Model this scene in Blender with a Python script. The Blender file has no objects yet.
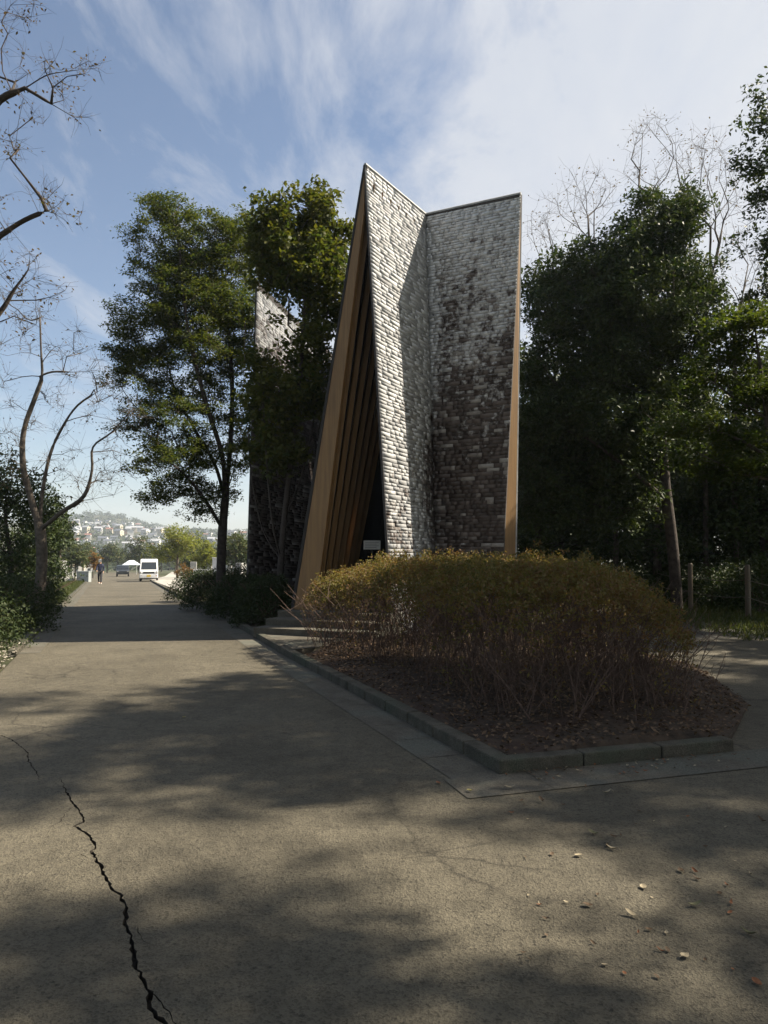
import bpy, bmesh, math, random
import numpy as np
from mathutils import Vector, Matrix, noise
from mathutils.geometry import delaunay_2d_cdt
S = bpy.context.scene
C = S.collection
rng = np.random.default_rng(7)
random.seed(7)
R = math.radians

# ------------------------------------------------------------------ camera
F = 740.0; CAMZ = 1.55; PITCH = math.atan(40/740)
cam = bpy.data.cameras.new('camera'); co = bpy.data.objects.new('camera', cam); C.objects.link(co)
co.location = (0, 0, CAMZ); co.rotation_euler = (math.pi/2 + PITCH, 0, 0)
cam.sensor_width = 36; cam.lens = F/1024*36; cam.clip_start = .05; cam.clip_end = 20000
S.camera = co
cp, sp_ = math.cos(PITCH), math.sin(PITCH)
def ray(px, py):
    u = (px-384)/F; v = (512-py)/F
    return u, cp - v*sp_, sp_ + v*cp
def P(px, py, Y):                      # world point seen at a pixel, at a depth
    a, b, c = ray(px, py); t = Y/b
    return Vector((a*t, Y, CAMZ + c*t))
DX, DY = -math.sin(R(19.5)), math.cos(R(19.5))
def sstep(a, b, x):
    t = min(1, max(0, (x-a)/(b-a))); return t*t*(3-2*t)
def H(x, y):                           # terrain height
    s = x*DX + y*DY
    if s < 16: z = 0.0
    elif s < 22: z = -0.02*(s-16)**2/12
    elif s < 200: z = -0.06 - 0.02*(s-22)
    else: z = -3.62 - .02*(min(s, 450)-200)
    if s > 420:
        n = noise.noise(Vector((x/260, y/260, 0.3)))
        z += 44*sstep(430, 1250, s) + 16*n*sstep(500, 1000, s)
        z += 30*math.exp(-(((x+505)/75)**2 + ((y-1330)/120)**2))
    return z
def G(px, py, dz=0):                   # ground point at a pixel
    a, b, c = ray(px, py); z = 0
    for _ in range(25):
        t = (CAMZ - z - dz)/-c; z = H(a*t, b*t)
    return Vector((a*t, b*t, z + dz))

# ------------------------------------------------------------------ object helpers
def link(o, parent=None):
    C.objects.link(o)
    if parent is not None: o.parent = parent
    return o
def tag(o, label=None, cat=None, group=None, kind=None):
    if label: o['label'] = label
    if cat: o['category'] = cat
    if group: o['group'] = group
    if kind: o['kind'] = kind
    return o
def thing(name, label, cat, loc=(0, 0, 0), rz=0, group=None):
    o = bpy.data.objects.new(name, None); o.location = loc; o.rotation_euler = (0, 0, rz)
    o.empty_display_size = .3
    return tag(link(o), label, cat, group)
def mesh_np(name, V, Fc, mat, parent=None, smooth=False, mats=None, mi=None):
    V = np.asarray(V, dtype=np.float32); Fc = np.asarray(Fc, dtype=np.int32)
    n = Fc.shape[1]
    me = bpy.data.meshes.new(name)
    me.vertices.add(len(V)); me.vertices.foreach_set('co', V.ravel())
    me.loops.add(Fc.size); me.loops.foreach_set('vertex_index', Fc.ravel())
    me.polygons.add(len(Fc)); me.polygons.foreach_set('loop_start', np.arange(len(Fc), dtype=np.int32)*n)
    if smooth: me.polygons.foreach_set('use_smooth', np.ones(len(Fc), dtype=bool))
    me.update(calc_edges=True); me.validate()
    me.materials.append(mat)
    return link(bpy.data.objects.new(name, me), parent)
class MB:
    def __init__(s): s.v = []; s.f = []; s.m = []
    def add(s, v, f, m=0):
        k = len(s.v); s.v += [tuple(p) for p in v]; s.f += [tuple(i+k for i in q) for q in f]; s.m += [m]*len(f)
    def box(s, x0, x1, y0, y1, z0, z1, m=0, M=None):
        v = [Vector((x, y, z)) for z in (z0, z1) for x, y in ((x0, y0), (x1, y0), (x1, y1), (x0, y1))]
        if M: v = [M @ p for p in v]
        s.add(v, [(3, 2, 1, 0), (4, 5, 6, 7), (0, 1, 5, 4), (1, 2, 6, 5), (2, 3, 7, 6), (3, 0, 4, 7)], m)
    def hexa(s, a, b, m=0):            # two quads a (bottom) and b (top), each 4 points
        s.add(list(a)+list(b), [(3, 2, 1, 0), (4, 5, 6, 7), (0, 1, 5, 4), (1, 2, 6, 5), (2, 3, 7, 6), (3, 0, 4, 7)], m)
    def prism(s, pts, off, m=0):       # polygon pts extruded by vector off
        n = len(pts); off = Vector(off)
        s.add([Vector(p) for p in pts]+[Vector(p)+off for p in pts],
              [tuple(range(n-1, -1, -1)), tuple(range(n, 2*n))]+[(i, (i+1) % n, (i+1) % n+n, i+n) for i in range(n)], m)
    def tube(s, pts, rad, n=6, m=0, cap=True):
        pts = [Vector(p) for p in pts]; k = len(s.v); up = Vector((.31, .17, .93))
        for i, p in enumerate(pts):
            d = (pts[min(i+1, len(pts)-1)] - pts[max(i-1, 0)]).normalized()
            a = d.cross(up);  a = a.normalized() if a.length > 1e-4 else Vector((1, 0, 0)); b = d.cross(a)
            r = rad[i] if hasattr(rad, '__len__') else rad
            for j in range(n):
                t = 2*math.pi*j/n; q = p + a*(math.cos(t)*r) + b*(math.sin(t)*r); s.v.append(tuple(q))
        for i in range(len(pts)-1):
            for j in range(n):
                s.f.append((k+i*n+j, k+i*n+(j+1) % n, k+(i+1)*n+(j+1) % n, k+(i+1)*n+j)); s.m.append(m)
        if cap:
            s.f.append(tuple(k+j for j in range(n))[::-1]); s.m.append(m)
            s.f.append(tuple(k+(len(pts)-1)*n+j for j in range(n))); s.m.append(m)
    def build(s, name, mats, parent=None, smooth=False, bevel=0):
        me = bpy.data.meshes.new(name); me.from_pydata(s.v, [], s.f)
        for mm in (mats if isinstance(mats, (list, tuple)) else [mats]): me.materials.append(mm)
        me.polygons.foreach_set('material_index', s.m)
        bm = bmesh.new(); bm.from_mesh(me); bmesh.ops.recalc_face_normals(bm, faces=bm.faces); bm.to_mesh(me); bm.free()
        if smooth: me.polygons.foreach_set('use_smooth', [True]*len(me.polygons))
        me.update()
        o = link(bpy.data.objects.new(name, me), parent)
        if bevel:
            b = o.modifiers.new('bevel', 'BEVEL'); b.width = bevel; b.segments = 2; b.limit_method = 'ANGLE'
        return o

# ------------------------------------------------------------------ materials
def newmat(name):
    m = bpy.data.materials.new(name); m.use_nodes = True; nt = m.node_tree
    for n in list(nt.nodes): nt.nodes.remove(n)
    return m, nt
def N(nt, t, **k):
    n = nt.nodes.new(t)
    for a, b in k.items():
        if hasattr(n, a): setattr(n, a, b)
        else: n.inputs[a].default_value = b
    return n
def L(nt, a, b): nt.links.new(a, b)
def ramp(nt, fac, stops):
    r = N(nt, 'ShaderNodeValToRGB'); e = r.color_ramp.elements
    while len(e) > 1: e.remove(e[-1])
    for i, (p, c) in enumerate(stops):
        el = e[0] if i == 0 else e.new(p)
        el.position = p; el.color = (*c, 1) if len(c) == 3 else c
    L(nt, fac, r.inputs[0]); return r.outputs[0]
def g3(v): return (v, v, v)
def mixc(nt, fac, a, b, mode='MIX'):
    m = N(nt, 'ShaderNodeMix', data_type='RGBA', blend_type=mode)
    for sock, val in ((0, fac), (6, a), (7, b)):
        if hasattr(val, 'links'): L(nt, val, m.inputs[sock])
        else: m.inputs[sock].default_value = val if sock == 0 else (*val, 1)
    return m.outputs[2]
def tex(nt, scale, kind='ShaderNodeTexNoise', detail=4, rough=.6, vec=None, **k):
    t = N(nt, kind, **k); t.inputs['Scale'].default_value = scale
    if 'Detail' in t.inputs: t.inputs['Detail'].default_value = detail
    if 'Roughness' in t.inputs: t.inputs['Roughness'].default_value = rough
    L(nt, vec, t.inputs['Vector']); return t
def surf(name, c1, c2, scale=3, rough=.85, bump=.2, bscale=40, spec=.3, metal=0, c3=None, s3=.4, fine=0, fscale=200):
    m, nt = newmat(name)
    tc = N(nt, 'ShaderNodeTexCoord').outputs['Object']
    n1 = tex(nt, scale, vec=tc)
    col = ramp(nt, n1.outputs[0], [(.35, c1), (.65, c2)])
    if c3:
        n3 = tex(nt, s3, vec=tc, detail=5)
        col = mixc(nt, ramp(nt, n3.outputs[0], [(.48, g3(0)), (.62, g3(1))]), col, c3)
    if fine:
        nf = tex(nt, fscale, vec=tc, detail=2)
        col = mixc(nt, fine, col, ramp(nt, nf.outputs[0], [(.3, g3(.25)), (.5, g3(1)), (.7, g3(1.7))]), 'MULTIPLY')
    b = N(nt, 'ShaderNodeBsdfPrincipled'); o = N(nt, 'ShaderNodeOutputMaterial')
    L(nt, col, b.inputs['Base Color']); b.inputs['Roughness'].default_value = rough
    b.inputs['Specular IOR Level'].default_value = spec; b.inputs['Metallic'].default_value = metal
    if bump:
        nb = tex(nt, bscale, vec=tc, detail=5)
        bp = N(nt, 'ShaderNodeBump'); bp.inputs['Strength'].default_value = bump; bp.inputs['Distance'].default_value = .02
        L(nt, nb.outputs[0], bp.inputs['Height']); L(nt, bp.outputs[0], b.inputs['Normal'])
    L(nt, b.outputs[0], o.inputs[0]); return m
def leafmat(name, cols, trans=.35, rough=.62, spec=.18):
    m, nt = newmat(name)
    g = N(nt, 'ShaderNodeNewGeometry'); tc = N(nt, 'ShaderNodeTexCoord').outputs['Object']
    n = tex(nt, .9, vec=tc, detail=2)
    a = N(nt, 'ShaderNodeMath', operation='MULTIPLY_ADD'); L(nt, n.outputs[0], a.inputs[0]); a.inputs[1].default_value = .9; a.inputs[2].default_value = -.25
    s = N(nt, 'ShaderNodeMath', operation='MULTIPLY_ADD'); L(nt, g.outputs['Random Per Island'], s.inputs[0]); s.inputs[1].default_value = .6; L(nt, a.outputs[0], s.inputs[2])
    k = len(cols)
    col = ramp(nt, s.outputs[0], [(i/(k-1) if k > 1 else 0, c) for i, c in enumerate(cols)])
    b = N(nt, 'ShaderNodeBsdfPrincipled'); L(nt, col, b.inputs['Base Color']); b.inputs['Roughness'].default_value = rough
    b.inputs['Specular IOR Level'].default_value = spec
    t = N(nt, 'ShaderNodeBsdfTranslucent'); tcol = mixc(nt, 1, col, (1.5, 1.5, .7), 'MULTIPLY'); L(nt, tcol, t.inputs[0])
    mx = N(nt, 'ShaderNodeMixShader'); mx.inputs[0].default_value = trans
    L(nt, b.outputs[0], mx.inputs[1]); L(nt, t.outputs[0], mx.inputs[2])
    o = N(nt, 'ShaderNodeOutputMaterial'); L(nt, mx.outputs[0], o.inputs[0]); return m
def flat(name, c, rough=.5, metal=0, spec=.5): return surf(name, tuple(v*.9 for v in c), c, 8, rough, 0, spec=spec, metal=metal)

def asphalt():
    m, nt = newmat('asphalt')
    tc = N(nt, 'ShaderNodeTexCoord').outputs['Object']
    big = tex(nt, .55, vec=tc, detail=6, rough=.65)
    col = ramp(nt, big.outputs[0], [(.3, (.048, .0415, .029)), (.55, (.071, .062, .044)), (.75, (.094, .082, .059))])
    mid = tex(nt, 9, vec=tc, detail=5, rough=.7)
    col = mixc(nt, .6, col, ramp(nt, mid.outputs[0], [(.3, g3(.6)), (.5, g3(1)), (.75, g3(1.35))]), 'MULTIPLY')
    v = tex(nt, 95, 'ShaderNodeTexVoronoi', vec=tc)
    sc = N(nt, 'ShaderNodeSeparateColor'); L(nt, v.outputs['Color'], sc.inputs[0])
    col = mixc(nt, .6, col, ramp(nt, sc.outputs[0], [(.0, g3(.45)), (.25, g3(.8)), (.7, g3(1.1)), (.96, g3(1.5)), (1, g3(2.2))]), 'MULTIPLY')
    pits = tex(nt, 38, vec=tc, detail=3, rough=.6)
    pm = ramp(nt, pits.outputs[0], [(.33, g3(.4)), (.41, g3(1))])
    col = mixc(nt, .8, col, pm, 'MULTIPLY')
    st = tex(nt, 1.2, vec=tc, detail=9, rough=.75); st.inputs['Distortion'].default_value = .6
    col = mixc(nt, .8, col, ramp(nt, st.outputs[0], [(.30, g3(.62)), (.45, g3(.95)), (.6, g3(1.05)), (.72, g3(1.22))]), 'MULTIPLY')
    wrp = tex(nt, 3.5, vec=tc, detail=5); wm_ = mixc(nt, .16, tc, wrp.outputs['Color'])
    ve = tex(nt, 1.5, 'ShaderNodeTexVoronoi', vec=wm_, feature='DISTANCE_TO_EDGE')
    msk = tex(nt, .38, vec=tc, detail=3)
    hair = mixc(nt, ramp(nt, msk.outputs[0], [(.52, g3(0)), (.60, g3(1))]), (1, 1, 1), ramp(nt, ve.outputs['Distance'], [(.0, g3(.35)), (.006, g3(.6)), (.014, g3(1))]))
    col = mixc(nt, .85, col, hair, 'MULTIPLY')
    b = N(nt, 'ShaderNodeBsdfPrincipled'); b.inputs['Roughness'].default_value = .8; b.inputs['Specular IOR Level'].default_value = .3
    L(nt, col, b.inputs['Base Color'])
    h = N(nt, 'ShaderNodeMath', operation='ADD'); L(nt, v.outputs['Distance'], h.inputs[0]); L(nt, pm, h.inputs[1])
    bp = N(nt, 'ShaderNodeBump'); bp.inputs['Strength'].default_value = .75; bp.inputs['Distance'].default_value = .006
    L(nt, h.outputs[0], bp.inputs['Height'])
    bp2 = N(nt, 'ShaderNodeBump'); bp2.inputs['Strength'].default_value = .35; bp2.inputs['Distance'].default_value = .05
    L(nt, mid.outputs[0], bp2.inputs['Height']); L(nt, bp.outputs[0], bp2.inputs['Normal'])
    L(nt, bp2.outputs[0], b.inputs['Normal'])
    o = N(nt, 'ShaderNodeOutputMaterial'); L(nt, b.outputs[0], o.inputs[0]); return m
def shingle_mat():
    m, nt = newmat('weathered_metal_shingle')
    g = N(nt, 'ShaderNodeNewGeometry'); tc = N(nt, 'ShaderNodeTexCoord').outputs['Object']
    rnd = g.outputs['Random Per Island']
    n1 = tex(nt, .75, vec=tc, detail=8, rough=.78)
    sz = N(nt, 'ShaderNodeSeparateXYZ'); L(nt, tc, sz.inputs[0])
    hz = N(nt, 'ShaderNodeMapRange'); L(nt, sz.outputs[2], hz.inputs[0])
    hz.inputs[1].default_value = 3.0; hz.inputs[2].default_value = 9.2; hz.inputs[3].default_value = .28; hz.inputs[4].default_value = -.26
    xz = N(nt, 'ShaderNodeMapRange'); L(nt, sz.outputs[0], xz.inputs[0])      # brown patina thinned left of the right wing
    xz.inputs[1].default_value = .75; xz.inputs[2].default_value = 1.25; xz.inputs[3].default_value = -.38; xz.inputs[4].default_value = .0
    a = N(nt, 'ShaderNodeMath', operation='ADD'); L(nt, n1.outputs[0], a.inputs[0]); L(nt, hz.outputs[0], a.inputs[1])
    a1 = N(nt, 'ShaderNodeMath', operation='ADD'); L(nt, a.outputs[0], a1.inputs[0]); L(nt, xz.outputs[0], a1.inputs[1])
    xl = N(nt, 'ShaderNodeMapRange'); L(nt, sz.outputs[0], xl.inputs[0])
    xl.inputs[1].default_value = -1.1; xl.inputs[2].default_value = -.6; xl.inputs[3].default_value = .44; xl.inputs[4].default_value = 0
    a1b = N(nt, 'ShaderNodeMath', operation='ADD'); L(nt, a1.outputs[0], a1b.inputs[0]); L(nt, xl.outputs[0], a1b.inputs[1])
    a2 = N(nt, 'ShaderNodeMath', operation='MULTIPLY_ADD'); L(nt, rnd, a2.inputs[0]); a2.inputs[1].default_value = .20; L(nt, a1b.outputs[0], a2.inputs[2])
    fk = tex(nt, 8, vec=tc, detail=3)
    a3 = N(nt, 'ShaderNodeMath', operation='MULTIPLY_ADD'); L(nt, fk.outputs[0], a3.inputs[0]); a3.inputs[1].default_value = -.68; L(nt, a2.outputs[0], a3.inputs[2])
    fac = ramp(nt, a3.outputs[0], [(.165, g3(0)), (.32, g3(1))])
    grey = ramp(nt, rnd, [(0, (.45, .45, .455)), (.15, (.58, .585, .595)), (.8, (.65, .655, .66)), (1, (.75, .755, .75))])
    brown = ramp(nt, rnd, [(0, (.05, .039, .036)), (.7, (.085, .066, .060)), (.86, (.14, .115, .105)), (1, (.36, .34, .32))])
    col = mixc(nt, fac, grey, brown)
    st = tex(nt, 26, vec=tc, detail=4); col = mixc(nt, .35, col, ramp(nt, st.outputs[0], [(.3, g3(.6)), (.7, g3(1.35))]), 'MULTIPLY')
    b = N(nt, 'ShaderNodeBsdfPrincipled'); L(nt, col, b.inputs['Base Color'])
    mt = N(nt, 'ShaderNodeMapRange'); L(nt, fac, mt.inputs[0]); mt.inputs[3].default_value = .25; mt.inputs[4].default_value = .1; L(nt, mt.outputs[0], b.inputs['Metallic'])
    rr = N(nt, 'ShaderNodeMapRange'); L(nt, rnd, rr.inputs[0]); rr.inputs[3].default_value = .36; rr.inputs[4].default_value = .55; L(nt, rr.outputs[0], b.inputs['Roughness'])
    bp = N(nt, 'ShaderNodeBump'); bp.inputs['Strength'].default_value = .06; bp.inputs['Distance'].default_value = .006; L(nt, st.outputs[0], bp.inputs['Height']); L(nt, bp.outputs[0], b.inputs['Normal'])
    o = N(nt, 'ShaderNodeOutputMaterial'); L(nt, b.outputs[0], o.inputs[0]); return m
def wood(name, c1, c2):
    m, nt = newmat(name)
    tc = N(nt, 'ShaderNodeTexCoord').outputs['Object']
    mp = N(nt, 'ShaderNodeMapping'); mp.inputs['Scale'].default_value = (14, 14, .6); L(nt, tc, mp.inputs[0])
    n = tex(nt, 1.6, vec=mp.outputs[0], detail=7, rough=.7)
    col = ramp(nt, n.outputs[0], [(.3, c1), (.7, c2)])
    b = N(nt, 'ShaderNodeBsdfPrincipled'); L(nt, col, b.inputs['Base Color']); b.inputs['Roughness'].default_value = .55
    bp = N(nt, 'ShaderNodeBump'); bp.inputs['Strength'].default_value = .2; bp.inputs['Distance'].default_value = .01; L(nt, n.outputs[0], bp.inputs['Height']); L(nt, bp.outputs[0], b.inputs['Normal'])
    o = N(nt, 'ShaderNodeOutputMaterial'); L(nt, b.outputs[0], o.inputs[0]); return m
def glass(name, c=(.02, .025, .03)):
    return surf(name, c, c, 5, .08, 0, spec=.8)

M = dict(
    asphalt=asphalt(), shingle=shingle_mat(),
    concrete=surf('concrete', (.075, .066, .050), (.115, .103, .08), 4, .88, .4, 60, c3=(.10, .10, .08), s3=1.3, fine=.5, fscale=90),
    kerb=surf('kerb_concrete', (.05, .044, .032), (.095, .085, .064), 6, .9, .5, 50, c3=(.06, .065, .045), s3=1.7, fine=.6, fscale=120),
    paving=surf('pale_paving', (.30, .28, .25), (.38, .36, .32), 4, .85, .2, 60),
    soil=surf('soil', (.03, .022, .015), (.075, .052, .035), 7, .95, 1.0, 18, c3=(.05, .03, .02), s3=2),
    ground=surf('ground_cover', (.028, .034, .014), (.075, .06, .033), .7, .95, 1.0, 9, c3=(.045, .065, .02), s3=.18),
    pathm=surf('worn_path', (.055, .05, .04), (.085, .077, .062), 1.2, .92, .5, 45, fine=.6, fscale=110),
    wood=wood('larch_wood', (.15, .078, .024), (.27, .15, .05)),
    wood_dark=wood('rafter_wood', (.26, .135, .045), (.42, .23, .08)),
    lining=wood('lining_wood', (.07, .035, .017), (.12, .06, .03)),
    post=wood('post_wood', (.07, .05, .032), (.13, .10, .065)),
    bark=surf('bark', (.055, .045, .036), (.12, .10, .08), 9, .95, .8, 22),
    bark_pale=surf('pale_bark', (.10, .08, .06), (.20, .165, .125), 6, .95, .8, 18),
    bark_dark=surf('dark_bark', (.035, .028, .024), (.075, .06, .05), 9, .95, .8, 22),
    stem=surf('shrub_stem', (.06, .038, .028), (.14, .092, .07), 20, .9, 0),
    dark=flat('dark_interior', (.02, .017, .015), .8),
    glass=glass('window_glass'),
    white=flat('white_paint', (.75, .75, .74), .35), dull=flat('dull_white', (.55, .54, .5), .7),
    black=flat('black_rubber', (.02, .02, .02), .7), yellow=flat('yellow_plate', (.75, .5, .04), .5),
    chrome=flat('lamp_silver', (.6, .6, .62), .15, .6), orange=flat('orange_lens', (.7, .2, .02), .3),
    skin=flat('skin', (.5, .3, .2), .6), navy=flat('navy_cloth', (.02, .025, .06), .9), trouser=flat('dark_cloth', (.025, .025, .03), .9),
    stone=surf('grave_stone', (.26, .26, .25), (.42, .41, .39), 5, .6, .1, 30),
    litter=leafmat('leaf_litter', [(.02, .012, .008), (.07, .042, .024), (.18, .12, .075), (.05, .032, .02), (.10, .05, .025)], .1, .8, .2),
    L_zelk=leafmat('zelkova_leaves', [(.024, .044, .018), (.04, .062, .018), (.09, .098, .02), (.045, .066, .02)], .40),
    L_dog=leafmat('broad_leaves', [(.026, .044, .012), (.048, .066, .014), (.10, .10, .02), (.04, .058, .016)], .38),
    L_ever=leafmat('evergreen_leaves', [(.016, .032, .012), (.028, .048, .015), (.055, .072, .02), (.03, .045, .016)], .22, .55, .22),
    L_maple=leafmat('yellow_green_leaves', [(.026, .045, .010), (.045, .068, .013), (.085, .098, .018)], .40),
    L_azal=leafmat('azalea_leaves', [(.05, .058, .02), (.10, .092, .03), (.16, .13, .046), (.16, .085, .042), (.10, .08, .034)], .35),
    L_dark=leafmat('dark_shrub_leaves', [(.016, .026, .010), (.03, .045, .014), (.05, .055, .02)], .2),
    L_dry=leafmat('dry_leaves', [(.05, .03, .016), (.09, .06, .025), (.05, .055, .02)], .4),
    L_far=leafmat('far_leaves', [(.03, .05, .022), (.05, .075, .028), (.085, .095, .035), (.11, .085, .04)], .2),
    L_farlight=leafmat('light_far_leaves', [(.12, .15, .035), (.17, .19, .05), (.2, .17, .05)], .4),
    L_farorange=leafmat('orange_far_leaves', [(.2, .09, .03), (.14, .1, .03)], .3),
    grass=leafmat('grass_blades', [(.03, .045, .012), (.055, .07, .02), (.10, .09, .035)], .35),
)

# ------------------------------------------------------------------ leaves and trees
def leaves_np(cent, n_each, sig, size, rs, up=.5, aspect=.5, droop=.3):
    """cent (k,3); returns V, F for rhombus leaves spread round the centres"""
    cent = np.repeat(np.asarray(cent, float), n_each, axis=0)
    n = len(cent); p = cent + rs.normal(size=(n, 3))*np.asarray(sig)
    return leaves_at(p, size, rs, up, aspect, droop)
def leaves_at(p, size, rs, up=.5, aspect=.5, droop=.3):
    n = len(p)
    nr = rs.normal(size=(n, 3)); nr[:, 2] += up*2.2; nr /= np.linalg.norm(nr, axis=1)[:, None]
    a = rs.normal(size=(n, 3)); a[:, 2] -= droop; a -= nr*(a*nr).sum(1)[:, None]; a /= np.linalg.norm(a, axis=1)[:, None]
    w = np.cross(nr, a)
    s = (size*rs.uniform(.65, 1.3, n))[:, None]
    mid = p + a*s*.45
    V = np.stack([p - nr*s*.03, mid + w*s*aspect*.5 + nr*s*.06, p + a*s - nr*s*.05, mid - w*s*aspect*.5 + nr*s*.06], 1).reshape(-1, 3)
    Fc = np.arange(4*n).reshape(-1, 4)
    return V, Fc
def leaf_obj(name, parts, mat, parent):
    V = []; Fc = []; k = 0
    for v, f in parts: V.append(v); Fc.append(f+k); k += len(v)
    return mesh_np(name, np.concatenate(V), np.concatenate(Fc), mat, parent)
def ell_points(ells, n, rs, shell=.55):
    """ells: (centre, (rx,ry,rz)) ; points biased to the outer part"""
    vol = np.array([e[1][0]*e[1][1]*e[1][2] for e in ells])**.75; vol /= vol.sum(); out = []
    for (c, r), k in zip(ells, np.maximum(3, (vol*n).astype(int))):
        d = rs.normal(size=(k, 3)); d /= np.linalg.norm(d, axis=1)[:, None]
        rad = (shell**3 + (1-shell**3)*rs.random(k))**(1/3)
        rad *= 1 + .10*np.sin(d[:, 0]*5 + d[:, 2]*4)
        out.append(np.array(c) + d*rad[:, None]*np.array(r))
    return np.concatenate(out)
def grow(paths, tips, rs, bf=.35, r_tip=.006, r_base=.12, expo=2.3, jit=.10, seg=.45, lift=.15, mb=None):
    """paths: list of polylines, first from the ground; the others start on an existing node. tips: end points. Returns MB"""
    pos = []; par = []; plen = []
    def addn(p, q):
        pos.append(np.array(p, float)); par.append(q); plen.append(0 if q < 0 else plen[q] + np.linalg.norm(pos[-1]-pos[q])); return len(pos)-1
    for pl in paths:
        pl = [np.array(p, float) for p in pl]
        if len(pl) > 2:
            e_ = [2*pl[0]-pl[1]] + pl + [2*pl[-1]-pl[-2]]; sm = [pl[0]]
            for a_ in range(1, len(e_)-2):
                p0, p1, p2, p3 = e_[a_-1:a_+3]
                for u_ in (.25, .5, .75, 1.0):
                    sm.append(.5*((2*p1)+(p2-p0)*u_+(2*p0-5*p1+4*p2-p3)*u_**2+(3*p1-p0-3*p2+p3)*u_**3))
            pl = sm
        if not pos: q = addn(pl[0], -1)
        else: q = int(np.argmin([np.linalg.norm(p-pl[0]) for p in pos]))
        for a, b in zip(pl[:-1], pl[1:]):
            L_ = np.linalg.norm(b-a); k = max(1, int(L_/seg))
            for i in range(1, k+1):
                p = a + (b-a)*i/k
                if i < k: p = p + rs.normal(size=3)*jit*.8*seg
                q = addn(p, q)
    tips = np.asarray(tips); root = pos[0]
    if len(tips):
        order = np.argsort(np.linalg.norm(tips - pos[-1], axis=1))
        z0 = max(pos[0][2], 0)
        for i in order:
            t = tips[i]; A = np.array(pos); pl_ = np.array(plen)
            d = np.linalg.norm(A - t, axis=1)
            cost = d + bf*pl_ + np.maximum(0, A[:, 2] - t[2] + .1)*.9 + (A[:, 2] < z0 + .18*(t[2]-z0))*1.5
            q = int(np.argmin(cost)); a = A[q]; Lh = d[q]; k = max(1, int(Lh/seg))
            for j in range(1, k+1):
                f = j/k; p = a + (t-a)*f
                p[2] -= lift*Lh*f*(1-f)
                if j < k: p = p + rs.normal(size=3)*jit*seg
                q = addn(p, q)
    n = len(pos); ch = [[] for _ in range(n)]
    for i, q in enumerate(par):
        if q >= 0: ch[q].append(i)
    rr = [0.0]*n
    for i in range(n-1, -1, -1):
        rr[i] = r_tip**expo if not ch[i] else sum(rr[c] for c in ch[i])
    rad = [max(r_tip, v**(1/expo)) for v in rr]; k = r_base/rad[0]
    kk = math.log(max(k, 1e-3))/math.log(max(rad[0]/r_tip, 1.01))
    rad = [r*(r/r_tip)**kk for r in rad]
    mb = mb or MB()
    stack = [(0, None)]
    while stack:
        i, start = stack.pop(); chain = [] if start is None else [start]
        cur = i
        while True:
            chain.append(cur)
            if not ch[cur]: break
            best = max(ch[cur], key=lambda c: rad[c])
            for c in ch[cur]:
                if c != best: stack.append((c, cur))
            cur = best
        if len(chain) < 2: continue
        rs_ = [rad[c] for c in chain]; acc = 0
        for q_ in range(len(chain)-2, -1, -1):
            acc += np.linalg.norm(pos[chain[q_+1]]-pos[chain[q_]]); rs_[q_] = min(rs_[q_], r_tip*1.3 + .040*acc)
        if start is not None: rs_[0] = min(rs_[0], rs_[1]*1.25)
        big = rs_[0] > .04
        mb.tube([pos[c] for c in chain], rs_, 9 if big else (5 if rs_[0] > .012 else 3), cap=False)
    return mb
def twigs(mb, tips, rs, n=4, ln=.35, r=.004, upb=.3):
    for t in tips:
        for _ in range(n):
            d = rs.normal(size=3); d[2] += upb; d /= np.linalg.norm(d)
            l = ln*rs.uniform(.5, 1.3); m_ = t + d*l*.5 + rs.normal(size=3)*l*.08
            mb.tube([t, m_, t + d*l], [r, r*.8, r*.5], 3, cap=False)

# ================================================================== SETTING
def structure(o): o['kind'] = 'structure'; return o
# ---- far reaching ground sheet
def axis(a, b, near, n1, n2, n3):
    lo = -np.geomspace(near, -a, n1)[::-1]; mid = np.linspace(-near, near, n2)[1:-1]; hi = np.geomspace(near, b, n3)
    return np.concatenate([lo, mid, hi])
xs = axis(-5000, 5000, 40, 110, 60, 60); ys = axis(-3000, 7000, 60, 20, 80, 130)
V = []
for y in ys:
    for x in xs:
        r_ = math.hypot(x, y)
        V.append((x, y, H(x, y) - .05 - (0 if r_ < 60 else .1) + (.05*noise.noise(Vector((x*.4, y*.4, 0))) if r_ < 60 and x > 8 else 0)))
nx = len(xs); ii = np.arange(nx-1); jj = np.arange(len(ys)-1)
q = (jj[:, None]*nx + ii[None, :]).ravel()
structure(mesh_np('terrain', V, np.stack([q, q+1, q+nx+1, q+nx], 1), M['ground'], smooth=True))

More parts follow.
